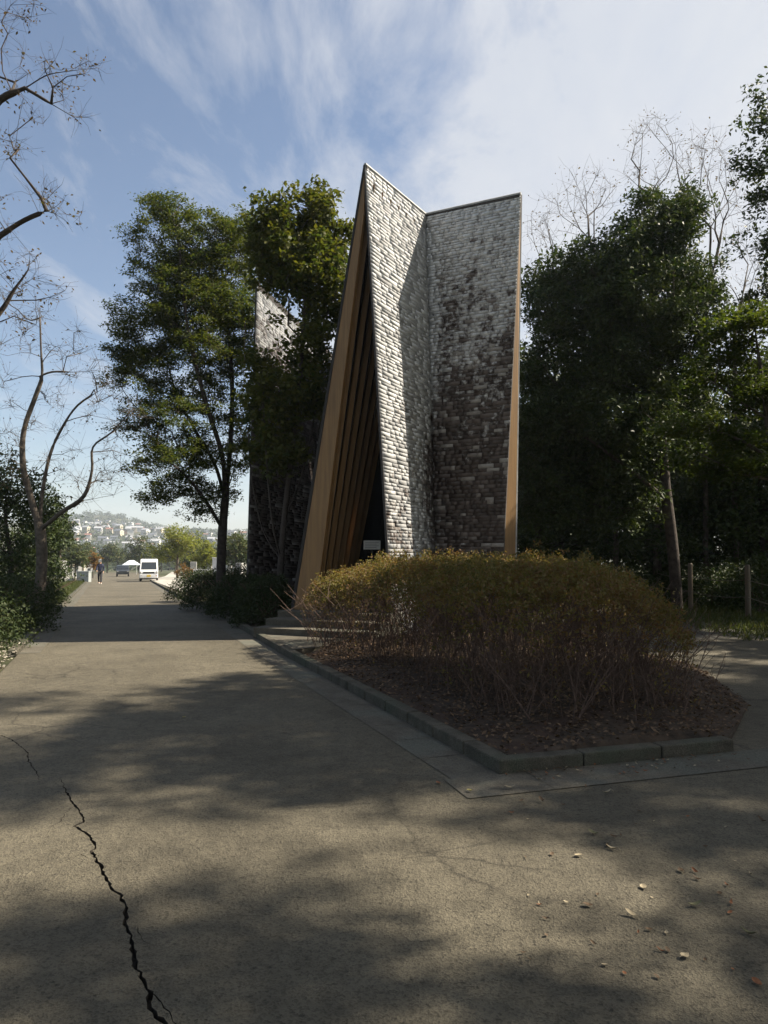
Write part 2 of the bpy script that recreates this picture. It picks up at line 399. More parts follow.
def inside(p, poly):
    x, y = p[0], p[1]; c = False; n = len(poly)
    for i in range(n):
        x1, y1 = poly[i][0], poly[i][1]; x2, y2 = poly[i-1][0], poly[i-1][1]
        if (y1 > y) != (y2 > y) and x < (x2-x1)*(y-y1)/(y2-y1)+x1: c = not c
    return c
def sheet(name, poly, zf, mat, step=0, skirt=.0):
    poly = [(p[0], p[1]) for p in poly]; pts = [Vector(p) for p in poly]; n = len(pts)
    if step:
        x0, x1 = min(p[0] for p in poly), max(p[0] for p in poly); y0, y1 = min(p[1] for p in poly), max(p[1] for p in poly)
        y = y0 + step/2
        while y < y1:
            x = x0 + step/2
            while x < x1:
                p = (x + random.uniform(-.25, .25)*step, y + random.uniform(-.25, .25)*step)
                if inside(p, poly): pts.append(Vector(p))
                x += step
            y += step
    v, e, f, *_ = delaunay_2d_cdt(pts, [(i, (i+1) % n) for i in range(n)], [], 0, 1e-5)
    f = [q for q in f if inside(sum((v[i] for i in q), Vector((0, 0)))/len(q), poly)]
    mb = MB(); mb.add([(p.x, p.y, zf(p.x, p.y)) for p in v], f)
    if skirt:
        lo = [(p[0], p[1], zf(*p) - skirt) for p in poly]; hi = [(p[0], p[1], zf(*p)) for p in poly]
        mb.add(lo+hi, [(i, (i+1) % n, (i+1) % n+n, i+n) for i in range(n)])
    return mb.build(name, mat)

# ---- road edges, taken where they lie on the ground
Lpx = [(0, 673), (32, 640), (60, 610), (80, 590), (91, 578), (99, 571.5)]
Rpx = [(500, 775), (385, 711), (285, 656), (180, 598), (152, 582)]
Ledge = [G(*p) for p in Lpx]; Redge = [G(*p) for p in Rpx]
dl = (Ledge[1]-Ledge[0]).normalized()
Lback = [Ledge[0]-dl*16, Ledge[0]-dl*6]
Lline = Lback + Ledge
lastd = (Ledge[-1]-Ledge[-3]).normalized()
def lerp_line(line, Y):
    for a, b in zip(line[:-1], line[1:]):
        if a.y <= Y <= b.y: return a.x + (b.x-a.x)*(Y-a.y)/(b.y-a.y)
    a, b = (line[-2], line[-1]) if Y > line[-1].y else (line[0], line[1])
    return a.x + (b.x-a.x)*(Y-a.y)/(b.y-a.y)
XL = lambda Y: lerp_line(Lline, Y)
XR = lambda Y: lerp_line(Redge, Y)
# ---- near asphalt with the open crack cut into it
crk = [(-25, 728), (0, 735), (14, 741), (27, 752), (29, 762), (37, 772), (40, 781)]
crk2 = [(52, 777), (60, 778), (66, 790), (70, 800), (80, 812), (84, 822), (74, 826), (88, 834), (97, 846), (92, 851), (99, 864), (108, 882), (120, 896), (127, 908), (126, 924), (133, 945), (134, 962),
        (144, 980), (151, 993), (150, 1008), (162, 1020), (174, 1040), (185, 1075), (190, 1110)]
crk3 = [(152, 992), (163, 1003), (170, 1016), (178, 1030)]
def crack_poly(px, w0, w1, seed):
    rs = random.Random(seed); pts = [G(*p) for p in px]; fine = []
    for a, b in zip(pts[:-1], pts[1:]):
        k = max(2, int((b-a).length/.025))
        for i in range(k):
            p = a.lerp(b, i/k); fine.append(Vector((p.x + rs.uniform(-.007, .007), p.y + rs.uniform(-.007, .007))))
    fine.append(Vector(pts[-1][:2])); n = len(fine); Lf = []; Rt = []
    for i, p in enumerate(fine):
        d = (fine[min(i+1, n-1)]-fine[max(i-1, 0)]).normalized(); nn = Vector((-d.y, d.x)); f = i/(n-1)
        w = (w0+(w1-w0)*f)*rs.uniform(.35, 1.35)*(min(1, f*8, (1-f)*8)) + .0006
        Lf.append(p+nn*w/2); Rt.append(p-nn*w/2)
    return Lf + Rt[::-1]
near_poly = [(XL(-8), -8), (XL(-2), -2), (XL(5), 5), (XL(9.5), 9.5), (XL(13.3), 13.3), (6.9, 13.3), (6.6, 11), (7.6, 7.5), (9.5, 5), (10, -8)]
crk4 = [(84, 812), (76, 806), (66, 812), (60, 822), (50, 828)]
crk5 = [(96, 853), (88, 858), (80, 853), (72, 860)]
crk6 = [(129, 920), (138, 926), (141, 938), (150, 944)]
cracks = [crack_poly(crk, .009, .007, 1), crack_poly(crk2, .010, .020, 2), crack_poly(crk3, .005, .004, 3)] + [[Vector((p.x, p.y)) for p in crack_poly(c_, .004, .003, 9)] for c_ in (crk4[1:], crk5[1:], crk6[1:])]
def build_near_road():
    pts = [Vector(p) for p in near_poly]; edges = [(i, (i+1) % len(pts)) for i in range(len(pts))]
    for c in cracks:
        k = len(pts); pts += c; edges += [(k+i, k+(i+1) % len(c)) for i in range(len(c))]
    y = -2.0
    while y < 13:
        x = XL(y)+.5
        while x < 6.5:
            p = Vector((x+random.uniform(-.1, .1), y+random.uniform(-.1, .1)))
            if not any(inside(p, c) for c in cracks): pts.append(p)
            x += .7
        y += .7
    v, e, f, *_ = delaunay_2d_cdt(pts, edges, [], 0, 1e-6)
    mb = MB(); top = []; bot = []
    for q in f:
        c = sum((v[i] for i in q), Vector((0, 0)))/len(q)
        if not inside(c, near_poly): continue
        (bot if any(inside(c, k) for k in cracks) else top).append(q)
    mb.add([(p.x, p.y, 0) for p in v], top)
    mb.add([(p.x, p.y, -.035) for p in v], bot, 1)
    from collections import Counter
    cnt = Counter()
    for q in bot:
        for i in range(len(q)): cnt[(q[i], q[(i+1) % len(q)])] += 1
    for (a, b) in list(cnt):
        if (b, a) not in cnt:
            mb.add([(v[a].x, v[a].y, -.035), (v[b].x, v[b].y, -.035), (v[b].x, v[b].y, 0), (v[a].x, v[a].y, 0)], [(0, 1, 2, 3)], 1)
    me = bpy.data.meshes.new('road'); me.from_pydata(mb.v, [], mb.f); me.materials.append(M['asphalt']); me.materials.append(M['crack'])
    me.polygons.foreach_set('material_index', mb.m); me.update()
    return link(bpy.data.objects.new('road', me))
M['crack'] = surf('crack_inside', (.02, .017, .013), (.045, .038, .03), 30, .95, .5, 60)
structure(build_near_road())
# ---- the road beyond, following the slope
mb = MB(); prev = None; Ys = [13.3 + i*1.2 for i in range(12)] + list(np.geomspace(28, 190, 30))
for Y in Ys:
    xl = XL(Y); xr = XR(min(Y, Redge[-1].y)) if Y < Redge[-1].y else Redge[-1].x + (-.353)*(Y-Redge[-1].y) + min(2.6, (Y-Redge[-1].y)*.5)
    row = [Vector((xl, Y, H(xl, Y))), Vector((xr, Y, H(xr, Y)))]
    if prev: mb.add([prev[0], prev[1], row[1], row[0]], [(0, 1, 2, 3)])
    prev = row
structure(mb.build('road', M['asphalt']))
# ---- gutter strips and kerbs
def offset(line, d):
    out = []
    for i, p in enumerate(line):
        t = (line[min(i+1, len(line)-1)]-line[max(i-1, 0)]); t = Vector((t.x, t.y)).normalized()
        out.append(Vector((p.x + t.y*d, p.y - t.x*d, 0)))
    return out
def resample(line, step):
    out = []; carry = 0
    for a, b in zip(line[:-1], line[1:]):
        L_ = (b-a).length; k = max(1, int(round(L_/step)))
        for i in range(k): out.append(a.lerp(b, i/k))
    out.append(line[-1]); return out
def strip(name, line, d0, d1, dz, mat, joint=None, z1=None):
    a = offset(line, d0); b = offset(line, d1); mb = MB()
    for i in range(len(line)-1):
        q = [a[i], a[i+1], b[i+1], b[i]]; g = .006 if joint else 0
        if joint:
            t = (line[i+1]-line[i]).normalized()*g; q = [a[i]+t, a[i+1]-t, b[i+1]-t, b[i]+t]
        zz = [H(p.x, p.y) for p in q]
        if z1 is None: mb.add([(p.x, p.y, z+dz) for p, z in zip(q, zz)], [(0, 1, 2, 3)])
        else: mb.hexa([(p.x, p.y, z+dz) for p, z in zip(q, zz)], [(p.x, p.y, z+z1) for p, z in zip(q, zz)])
    return mb.build(name, mat, bevel=.012 if z1 else 0)
kr = resample([Vector((p.x, p.y, 0)) for p in Redge], .62)
structure(strip('kerb', kr, 0, .13, -.04, M['kerb'], True, .10))
structure(strip('gutter', kr[:-1], -.36, -.003, .004, M['concrete'], True))
C0 = Redge[0]; C1 = G(735, 752)
side = resample([Vector((C0.x, C0.y, 0)), Vector((C1.x, C1.y, 0))], .6)
# kerb and gutter along the front of the bed (line runs left to right: outward is to the left of travel negative)
mbk = MB(); t = (C1-C0).normalized(); nrm = Vector((t.y, -t.x, 0))
for a, b in zip(side[:-1], side[1:]):
    a2 = a + t*.005; b2 = b - t*.005
    mbk.hexa([(p.x, p.y, -.04) for p in (a2, b2, b2-nrm*.13, a2-nrm*.13)], [(p.x, p.y, .098) for p in (a2, b2, b2-nrm*.13, a2-nrm*.13)])
structure(mbk.build('kerb', M['kerb'], bevel=.012))
mbg = MB(); e0 = C0 - t*.42; 
for i in range(8):
    a = e0 + t*(i*.62+.0025); b = e0 + t*((i+1)*.62-.0025)
    mbg.add([(p.x, p.y, .0055) for p in (a, b, b+nrm*.40, a+nrm*.40)], [(0, 1, 2, 3)])
structure(mbg.build('gutter', M['concrete']))
kl = resample([Vector((p.x, p.y, 0)) for p in Ledge], .62)
kl = [p for p in kl if p.y > 11]
structure(strip('kerb', kl, -.16, -.02, -.04, M['kerb'], True, .06))
structure(strip('gutter', kl, .0, .30, .004, M['concrete'], True))
# ---- planting bed
u_op = Vector((.925, -.38, 0)); v_op = Vector((-.38, -.925, 0))
kin = offset(kr, .125)
bed = [(p.x, p.y) for p in kin if p.y < 10.9]
bed[0] = (C0.x+.12, C0.y+.13)
bed += [(-.75, 11.9), (.6, 12.9), (2.2, 13.3), (3.6, 12), (4.2, 10), (3.7, 7.6), (C1.x, C1.y+.13)]
def bedz(x, y):
    rx = np.interp(y, [5.8, 7.6, 10, 12, 13.3], [3.0, 3.75, 4.25, 3.7, 2.4])
    d = min(1, max(0, (x - (C0.x - .36*(y-C0.y)))/1.2)); return (.075 + .07*d)*min(1, max(.12, (rx-x)/.7)) + .012*noise.noise(Vector((x*2, y*2, 0)))
structure(sheet('planting_bed', bed, bedz, M['soil'], .3, .12))
# leaf litter over the bed
pts = []
while len(pts) < 14000:
    p = (random.uniform(-3, 4.3), random.uniform(5, 13.3))
    if inside(p, bed) and random.random() < .35 + .65*(noise.noise(Vector((p[0]*1.3, p[1]*1.3, 1)))*.5+.5): pts.append((p[0], p[1], bedz(*p)+random.uniform(.004, .03)))
v, f = leaves_at(np.array(pts), .042, rng, up=1.2, aspect=.55, droop=0)
tag(mesh_np('leaf_litter', v, f, M['litter']), 'dry brown leaf litter covering the soil of the planting bed under the hedge', 'leaf litter', kind='stuff')
# ---- ground between kerb and chapel on the left of the steps
kk_ = [p for p in kin if p.y > 13.6 and p.y < 60]
gp = [(p.x, p.y) for p in kk_][::3] + [(-12, 60), (-6, 40), (-3, 30), (0, 24), (-1.2, 15), (-2.1, 13.9)]
structure(sheet('planting_soil', gp, lambda x, y: H(x, y)+.07, M['soil'], 1.2, .1))
# ---- left verge
lv = [(Lline[i].x-.16, Lline[i].y) for i in range(len(Lline))]
lp = lv + [(lv[-1][0]-14, lv[-1][1]+2), (-26, 50), (-16, 24), (-11, 12), (-9, 5), (-7, -6)]
structure(sheet('verge', lp, lambda x, y: H(x, y)+.02+.05*noise.noise(Vector((x*.5, y*.5, 2))), M['ground'], 1.5, .1))
gv = []
while len(gv) < 1500:
    y = random.uniform(8.5, 13.5); x = XL(y) - random.uniform(.02, 1.3)
    gv.append((x, y, .035+random.random()*.015))
v, f = leaves_at(np.array(gv), .05, rng, up=1.5, aspect=.8, droop=0)
tag(mesh_np('gravel', v, f, surf('pale_gravel', (.22, .19, .15), (.42, .38, .32), 20, .9, 0)), 'pale gravel and dry leaves scattered along the left road edge', 'gravel', kind='stuff')
# grass along the left verge
def grass(name, label, pts, size, mat=None):
    v, f = leaves_at(np.array(pts), size, rng, up=-.0, aspect=.10, droop=-2.5)
    return tag(mesh_np(name, v, f, mat or M['grass']), label, 'grass', kind='stuff')
pts = []
while len(pts) < 14000:
    y = random.uniform(13, 62); w = 2.2 if y > 26 else 1.0; x = XL(y) - .22 - abs(random.gauss(0, w*.6)); pts.append((x, y, H(x, y)+.03))
grass('grass_verge', 'dry yellowish grass strip beside the left kerb', pts, .16)
pts = []
while len(pts) < 9000:
    y = random.uniform(10.5, 24); x = random.uniform(6.2, 9.6) if y > 13 else random.uniform(6.9, 9.5)
    pts.append((x, y, H(x, y)-.05))
grass('grass_edge', 'dark green grass between the path and the post fence', pts, .20)
# ---- path behind the bed
structure(sheet('path', [(2.6, 13.3), (6.9, 13.3), (7.2, 18), (8.8, 30), (5.6, 30), (4.2, 19), (3.2, 15)], lambda x, y: H(x, y)+.003, M['pathm'], 1.5, .04))
# ---- paving at the entrance
kp = [(p.x, p.y) for p in kin if 10.7 < p.y < 14.2]
structure(sheet('entrance_paving', kp + [(-1.9, 14.6), (.2, 13.4), (-.6, 11.9)], lambda x, y: .09, M['concrete'], .6, .1))
# ---- pale paving right of the parked van
structure(sheet('side_path', [G(150, 581)[:2], G(165, 577)[:2], G(172, 572)[:2], G(187, 578)[:2], G(196, 588)[:2], G(183, 594)[:2]], lambda x, y: H(x, y)+.09, M['paving'], 3, .1))

# ================================================================== CHAPEL
chapel = thing('chapel', 'tall angular chapel with leaning shingled walls and timber-lined triangular entrance', 'chapel', (0, 16, 0))
def loc(pts): return [Vector(p) - Vector((0, 16, 0)) for p in pts]
A = P(365, 165, 14.0); O = P(425.5, 215, 16.15); B = P(521, 194, 15.2)
FR = Vector(((393-384)/F*13.5, 13.5, 0)); FL = Vector(((290-384)/F*14.4, 14.4, 0))
Q = Vector(((437-384)/F*15.4, 15.4, 0)); BF = Vector(((499-384)/F*14.7, 14.7, 0))
C2 = Vector((.9, 22, 7.8)); Lx = P(257, 282, 19.6); C3 = Vector((-1.6, 24.0, Lx.z-.9)); 
LF = Vector(((247-384)/F*19.0, 19.0, -.3)); Q2 = Vector((-1.25, 21.0, -.3)); LB = Vector((-4.1, 22.6, -.4)); BB = Vector((2.85, 18.4, 0)); QB = Vector((2.6, 22, 0)); QD = Vector((-.8, 26, -.4))
def bil(c, s, t):                       # c = top0, top1, bottom1, bottom0 ; s along, t up
    return (c[3].lerp(c[2], s)).lerp(c[0].lerp(c[1], s), t)
def wall(c, outward, inner, seed, hrow=.074, thick=.045, ws=1.0):
    c = loc(c); n0 = (c[1]-c[3]).cross(c[0]-c[2]).normalized()
    if n0.dot(Vector(outward)) < 0: n0 = -n0
    mb = MB(); K = 8
    g_o = [[bil(c, i/K, j/K) for i in range(K+1)] for j in range(K+1)]; v = [p for r in g_o for p in r]; m0 = len(v)
    v += [p - n0*thick for p in v]
    f = []
    for j in range(K):
        for i in range(K):
            a = j*(K+1)+i; f.append((a, a+1, a+K+2, a+K+1)); f.append((m0+a+K+1, m0+a+K+2, m0+a+1, m0+a))
    mb.add(v, f)
    ring = [i for i in range(K+1)] + [(j+1)*(K+1)-1+0 for j in range(1, K+1)] + [K*(K+1)+i for i in range(K-1, -1, -1)] + [j*(K+1) for j in range(K-1, 0, -1)]
    mb.add(v, [(ring[i], ring[(i+1) % len(ring)], ring[(i+1) % len(ring)]+m0, ring[i]+m0) for i in range(len(ring))])
    w = mb.build('wall', inner, chapel)
    rs = random.Random(seed); V = []; Fq = []
    def nl(s, t):
        n = (bil(c, s+.02, t)-bil(c, s-.02, t)).cross(bil(c, s, t+.02)-bil(c, s, t-.02)).normalized()
        return n if n.dot(n0) > 0 else -n
    hgt = (c[0]-c[3]).length; rows = int(hgt/hrow); t = 0.0; ts = [0]
    while t < 1: t += rs.uniform(.7, 1.3)/rows; ts.append(min(t, 1))
    for r_ in range(len(ts)-1):
        t0, t1 = ts[r_], ts[r_+1]
        wid = max(.05, (bil(c, 0, (t0+t1)/2)-bil(c, 1, (t0+t1)/2)).length)
        s = -rs.uniform(0, .1)/wid
        while s < 1:
            s2 = s + rs.choice((.10, .14, .18, .24, .32))*ws*rs.uniform(.85, 1.15)/wid
            a0, a1 = max(s, 0), min(s2, 1)
            if a1-a0 > .004:
                g = .003/wid; j = lambda k=.011: rs.uniform(-k, k)
                up = -rs.uniform(.001, .010)/hgt
                pts = [bil(c, a0+g, max(0, t0-up)+j(.0002)), bil(c, a1-g, max(0, t0-up)+j(.0004)), bil(c, a1-g, min(1, t1+.002/hgt)), bil(c, a0+g, min(1, t1+.002/hgt))]
                n0_ = nl((a0+a1)/2, (t0+t1)/2)
                lo = .014+rs.uniform(0, .003); hi = .004
                o_ = [pts[0]+n0_*(lo+j(.0008)), pts[1]+n0_*(lo+j(.0008)), pts[2]+n0_*(hi+rs.uniform(0, .005)), pts[3]+n0_*(hi+rs.uniform(0, .005))]
                k = len(V); V += o_ + [pts[0]+n0_*.002, pts[1]+n0_*.002, pts[2], pts[3]]
                Fq += [(k, k+1, k+2, k+3), (k, k+4, k+5, k+1), (k+1, k+5, k+6, k+2), (k+3, k+7, k+4, k)]
            s = s2
    me = mesh_np('shingles', [tuple(p) for p in V], Fq, M['shingle'], w)
    return w
M['back'] = surf('shingle_underlay', (.045, .04, .037), (.07, .062, .057), 8, .7, 0)
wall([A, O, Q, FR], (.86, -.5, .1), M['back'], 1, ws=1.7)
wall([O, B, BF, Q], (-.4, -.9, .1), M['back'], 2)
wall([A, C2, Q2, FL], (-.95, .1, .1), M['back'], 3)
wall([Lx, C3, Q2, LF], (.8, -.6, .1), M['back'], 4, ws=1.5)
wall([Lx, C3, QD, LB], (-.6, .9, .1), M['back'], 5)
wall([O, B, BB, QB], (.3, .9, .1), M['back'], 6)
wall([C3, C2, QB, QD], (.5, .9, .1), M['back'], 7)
# closing soffits between the ridges
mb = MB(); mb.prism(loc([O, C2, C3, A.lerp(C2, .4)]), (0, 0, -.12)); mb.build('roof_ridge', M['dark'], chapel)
# ---- timber of the front opening
un = (FR-FL).normalized(); outn = Vector((un.y, -un.x, 0)) if Vector((un.y, -un.x, 0)).y < 0 else Vector((-un.y, un.x, 0))
z0 = Vector((0, 0, .44))
def on_leg(f0, k): return f0 + (A-f0)*k
kf = .44/A.z
bl = FL.lerp(A, kf) ; 
gb = [bl+un*.02, bl+un*.50, A.lerp(bl, .10)+un*.13+Vector((0, 0, -.1)), A+Vector((0, 0, -.06))-un*.0]
mb = MB(); mb.prism(loc(gb), -outn*.09); mb.build('gable_board', M['wood'], chapel, bevel=.006)
fr0 = FR.lerp(A, kf)
mb = MB(); mb.prism(loc([FR+outn*.012-un*.03, FR+outn*.012+un*.01, A+outn*.012+un*.0, A+outn*.012-un*.02]), -outn*.05); mb.build('edge_board', M['back'], chapel)
mb = MB(); mb.prism(loc([FL-un*.05+outn*.01, FL+un*.012+outn*.01, A+outn*.01+un*.01, A+outn*.01-un*.03]), -outn*.05); mb.build('edge_flashing', M['dark'], chapel)
# rafters leaning on the left wall: foot runs back along the wall, head runs back along the ridge
foot1 = Vector((-.82, 17.2, .42)); head1 = A.lerp(O, .92)
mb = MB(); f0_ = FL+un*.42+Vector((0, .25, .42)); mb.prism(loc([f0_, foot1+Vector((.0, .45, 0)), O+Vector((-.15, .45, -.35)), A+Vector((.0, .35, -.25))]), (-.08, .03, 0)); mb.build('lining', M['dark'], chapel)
for i in range(7):
    k = .05 + i*.145
    ft = (FL+un*.50+Vector((0, 0, .42))).lerp(foot1, k); hd = (A+Vector((.03, .1, -.3))).lerp(head1+Vector((0, .1, -.35)), k)
    w_ = un*.115+Vector((0, .02, 0)); dpt = Vector((-.04, .22, 0))
    mb = MB(); mb.hexa(loc([ft, ft+w_, ft+w_+dpt, ft+dpt]), loc([hd, hd+w_, hd+w_+dpt, hd+dpt]))
    mb.build('rafter', M['wood'], chapel, bevel=.006)
# floor
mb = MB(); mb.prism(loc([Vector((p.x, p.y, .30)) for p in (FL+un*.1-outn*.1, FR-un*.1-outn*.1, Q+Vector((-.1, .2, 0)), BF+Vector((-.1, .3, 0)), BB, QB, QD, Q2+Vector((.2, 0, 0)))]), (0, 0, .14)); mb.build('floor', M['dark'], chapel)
# glazing screen set back in the entrance
g0 = Vector((-1.1, 17.9, 0)); g1 = Q + Vector((.1, .35, 0))
mb = MB(); mb.prism(loc([g0+z0, g1+z0, O+Vector((.05, .45, -.6)), O+Vector((-.9, .9, -.6))]), (0, .03, 0)); mb.build('window', M['glass'], chapel)
mb = MB()
for k in (.15, .5, .85):
    a = g0.lerp(g1, k)+z0; mb.tube(loc([a, a+Vector((0, -.03, 2.4))]), .03, 4)
mb.build('window_frame', M['lining'], chapel)
# ---- timber end of the right wing
rn = Vector((.16, .10, 0))
fb0 = BF+Vector((.0, .03, 0)); fb1 = fb0 + Vector((.31, .14, 0))
mb = MB(); mb.prism(loc([fb0, fb1, B+Vector((.015, .05, -.0)), B+Vector((-.02, .02, -.02))]), (-.03, .08, 0)); mb.build('gable_board', M['wood'], chapel)
mb = MB(); mb.prism(loc([fb1+Vector((.002, -.004, 0)), fb1+Vector((.035, .01, 0)), B+Vector((.035, .05, .02)), B+Vector((.017, .045, 0))]), (-.02, .10, 0)); mb.build('edge_flashing', M['stone'], chapel)
for i in range(5):
    k = .1 + i*.16
    ft = BF.lerp(Q, k) + Vector((.0, .3, .3)); hd = B.lerp(O, k) + Vector((0, .12, -.35)); w_ = (Q-BF).normalized()*.08; dpt = Vector((0, .25, 0))
    mb = MB(); mb.hexa(loc([ft, ft+w_, ft+w_+dpt, ft+dpt]), loc([hd, hd+w_, hd+w_+dpt*.3, hd+dpt*.3])); mb.build('rafter', M['wood_dark'], chapel)
# ridge flashings
for a, b in ((A, O), (O, B)):
    mb = MB(); mb.tube(loc([a+Vector((0, 0, .01)), b+Vector((0, 0, .01))]), .035, 6); mb.build('ridge_cap', M['stone'], chapel)
# foundation plinth
# ---- steps
steps = thing('stone_steps', 'low grey stone steps climbing to the chapel entrance beside the hedge', 'steps', (-1.2, 13.4, 0))
for i, (zt, d) in enumerate(((.44, .35), (.325, .75), (.205, 1.15))):
    a = FL - un*.05 + outn*(d); b = FR + un*.1 + outn*d; back = -outn*(.75 if i else .6)
    pts = [a, b, b+back, a+back]
    mb = MB(); mb.hexa([Vector((p.x+1.2, p.y-13.4, .02)) for p in pts], [Vector((p.x+1.2, p.y-13.4, zt-.001*i)) for p in pts]); mb.build('step', M['concrete'], steps, bevel=.012)
# ---- notice hanging in the entrance
sg = thing('notice_board', 'small pale notice board standing in the dark chapel entrance', 'notice board', (P(372, 545, 14.9).x, 14.9, .44))
zc = P(372, 545, 14.9).z - .44
mb = MB(); mb.box(-.17, .17, -.012, .012, zc-.09, zc+.09); bd = mb.build('board', M['dull'], sg, bevel=.004)
mb = MB()
for k in range(4): mb.box(-.14, .14-.05*(k % 2), -.016, -.0125, zc+.05-k*.035, zc+.057-k*.035)
mb.build('print', M['black'], bd)
mb = MB(); mb.tube([(0, .02, 0), (0, .02, zc-.1)], .015, 6); mb.box(-.15, .15, -.12, .16, 0, .02); mb.build('stand', M['black'], sg)

# ================================================================== HEDGE in the bed
def hedge():
    base = [(-1.35, 12.5), (-1.05, 11.3), (-.25, 9.8), (.35, 8.1), (.7, 6.9), (1.2, 6.3), (2.35, 6.2), (2.85, 6.8), (3.05, 7.9), (3.3, 9.4), (3.3, 11), (2.8, 12.2), (1.6, 12.9), (.3, 12.7)]
    root = thing('azalea_hedge', 'long rounded azalea hedge with bare lower stems in front of the chapel', 'hedge', (1.4, 9.5, 0))
    o = Vector((1.4, 9.5, 0)); rs = np.random.default_rng(11)
    nb = len(base)
    def edge(x, y):
        d = 9
        for i in range(nb):
            a = base[i]; b = base[(i+1) % nb]; ab = (b[0]-a[0], b[1]-a[1]); t_ = max(0, min(1, ((x-a[0])*ab[0]+(y-a[1])*ab[1])/(ab[0]**2+ab[1]**2)))
            d = min(d, math.hypot(x-a[0]-ab[0]*t_, y-a[1]-ab[1]*t_))
        return d
    def top(x, y):
        e = edge(x, y); s = min(1, e/.95)
        h = .92 + .45*math.sqrt(1-(1-s)**2)
        h -= .13*sstep(7.8, 6.3, y) + .38*sstep(2.0, 3.8, x)*(1-.4*s) + .16*sstep(.0, -1.1, x)
        h += .13*noise.noise(Vector((x*1.3, y*1.3, 0))) + .11*noise.noise(Vector((x*3.5, y*3.5, 3)))
        return h
    pts = []
    while len(pts) < 92000:
        x, y = random.uniform(-1.5, 4.2), random.uniform(6, 13.1)
        if not inside((x, y), base): continue
        e = edge(x, y)
        if e > .9 and random.random() < .35: continue
        tz = top(x, y); dep = (abs(random.gauss(0, .06)) if random.random() < .5 else random.random()**1.5*(.80 if e < .7 else .3))
        z = tz - dep
        if random.random() < .16: z = tz + abs(random.gauss(0, .07))
        g_ = noise.noise(Vector((x*4, y*4, z*4)))
        if dep > .03 and g_ < -.13 + dep*.3: continue
        nl = 11 if dep < .3 else 6
        for _ in range(nl): pts.append((x-o.x+random.gauss(0, .028), y-o.y+random.gauss(0, .028), z+random.gauss(0, .022)))
    v, f = leaves_at(np.array(pts), .040, rs, up=.35, aspect=.45, droop=-.5)
    mesh_np('foliage', v, f, M['L_azal'], root)
    mb = MB(); k = 0
    while k < 900:
        x, y = random.uniform(-1.3, 4.2), random.uniform(6, 13.1)
        if not inside((x, y), base): continue
        e = edge(x, y)
        if e > 1.4: continue
        k += 1; cx, cy = 1.4, 9.5
        # each stem leans out from its clump
        z0_ = bedz(x, y)-.02; tz = top(x, y)-.1; ax, ay = random.gauss(0, .34), random.gauss(0, .34)
        b0 = Vector((x-o.x+random.gauss(0, .03), y-o.y+random.gauss(0, .03), z0_)); p1 = b0+Vector((ax*.35, ay*.35, (tz-z0_)*.4)); p2 = b0+Vector((ax, ay, tz-z0_))
        r0 = random.uniform(.003, .0075)
        mb.tube([b0, p1, p2], [r0, r0*.8, r0*.4], 4, cap=False)
        for q_ in range(4):
            s0 = b0.lerp(p1, random.uniform(.3, 1)) if q_ % 2 else p1.lerp(p2, random.uniform(.0, .7))
            dd = Vector((random.gauss(0, .22), random.gauss(0, .22), random.uniform(.05, .4)))
            m_ = s0+dd*.5+Vector((random.gauss(0, .03), random.gauss(0, .03), 0))
            mb.tube([s0, m_, s0+dd], [r0*.5, r0*.4, .0015], 3, cap=False)
    mb.build('stems', M['stem'], root)
    # loose low leaves among the stems
    return root
hedge()

# ================================================================== generic shrub
def shrub(name, label, cat, c, r, n, size, mat, group=None, stemn=14, aspect=.5, hollow=.5, rs=None):
    rs = rs or rng; c = Vector(c)
    root = thing(name, label, cat, c, 0, group)
    d = rs.normal(size=(n, 3)); d /= np.linalg.norm(d, axis=1)[:, None]; d[:, 2] = np.abs(d[:, 2])*1.0-.12
    rad = hollow + (1-hollow)*rs.random(n)**.6
    lump = np.array([noise.noise(Vector((float(a[0])*2.3+c.x, float(a[1])*2.3, float(a[2])*2.3))) for a in d])
    rad = rad*(1+.28*lump) + (rs.random(n) < .05)*rs.random(n)*.12
    p = d*rad[:, None]*np.array(r); p[:, 2] += r[2]*.12
    v, f = leaves_at(p, size, rs, up=.4, aspect=aspect)
    mesh_np('foliage', v, f, mat, root)
    if stemn:
        mb = MB()
        for _ in range(stemn):
            e = Vector((rs.normal()*r[0]*.45, rs.normal()*r[1]*.45, r[2]*.8)); b0 = Vector((rs.normal()*.08*r[0], rs.normal()*.08*r[1], -.05))
            mb.tube([b0, b0.lerp(e, .5)+Vector((0, 0, .05)), e], [.02, .014, .006], 4, cap=False)
        mb.build('stems', M['stem'], root)
    return root
def copy_tree(o, parent=None):
    c = o.copy(); C.objects.link(c)
    if parent is not None: c.parent = parent
    for ch in o.children: copy_tree(ch, c)
    return c

# dark clipped azaleas to the left of the steps
for i, (px, Y, rx, ry, rz, lab) in enumerate([
        (270, 15.6, .85, .8, 1.05, 'dark azalea bush beside the left end of the chapel steps'),
        (246, 17.6, 1.0, .9, 1.05, 'dark azalea bush under the broad leaved tree'),
        (222, 20.8, 1.15, 1.2, 1.1, 'dark azalea bush round the foot of the tall zelkova'),
        (204, 25.5, 1.25, 1.5, 1.15, 'dark azalea bush nearest the parked van on the right verge'),
        (252, 20.5, 1.0, 1.0, 1.2, 'dark azalea bush against the shingled left wing')]):
    X = (px-384)/F*Y
    shrub('azalea_bush', lab, 'bush', (X, Y, H(X, Y)+.06), (rx, ry, rz), 9000, .06, M['L_dark'], 'dark azalea bushes along the right kerb', 20, hollow=.55)

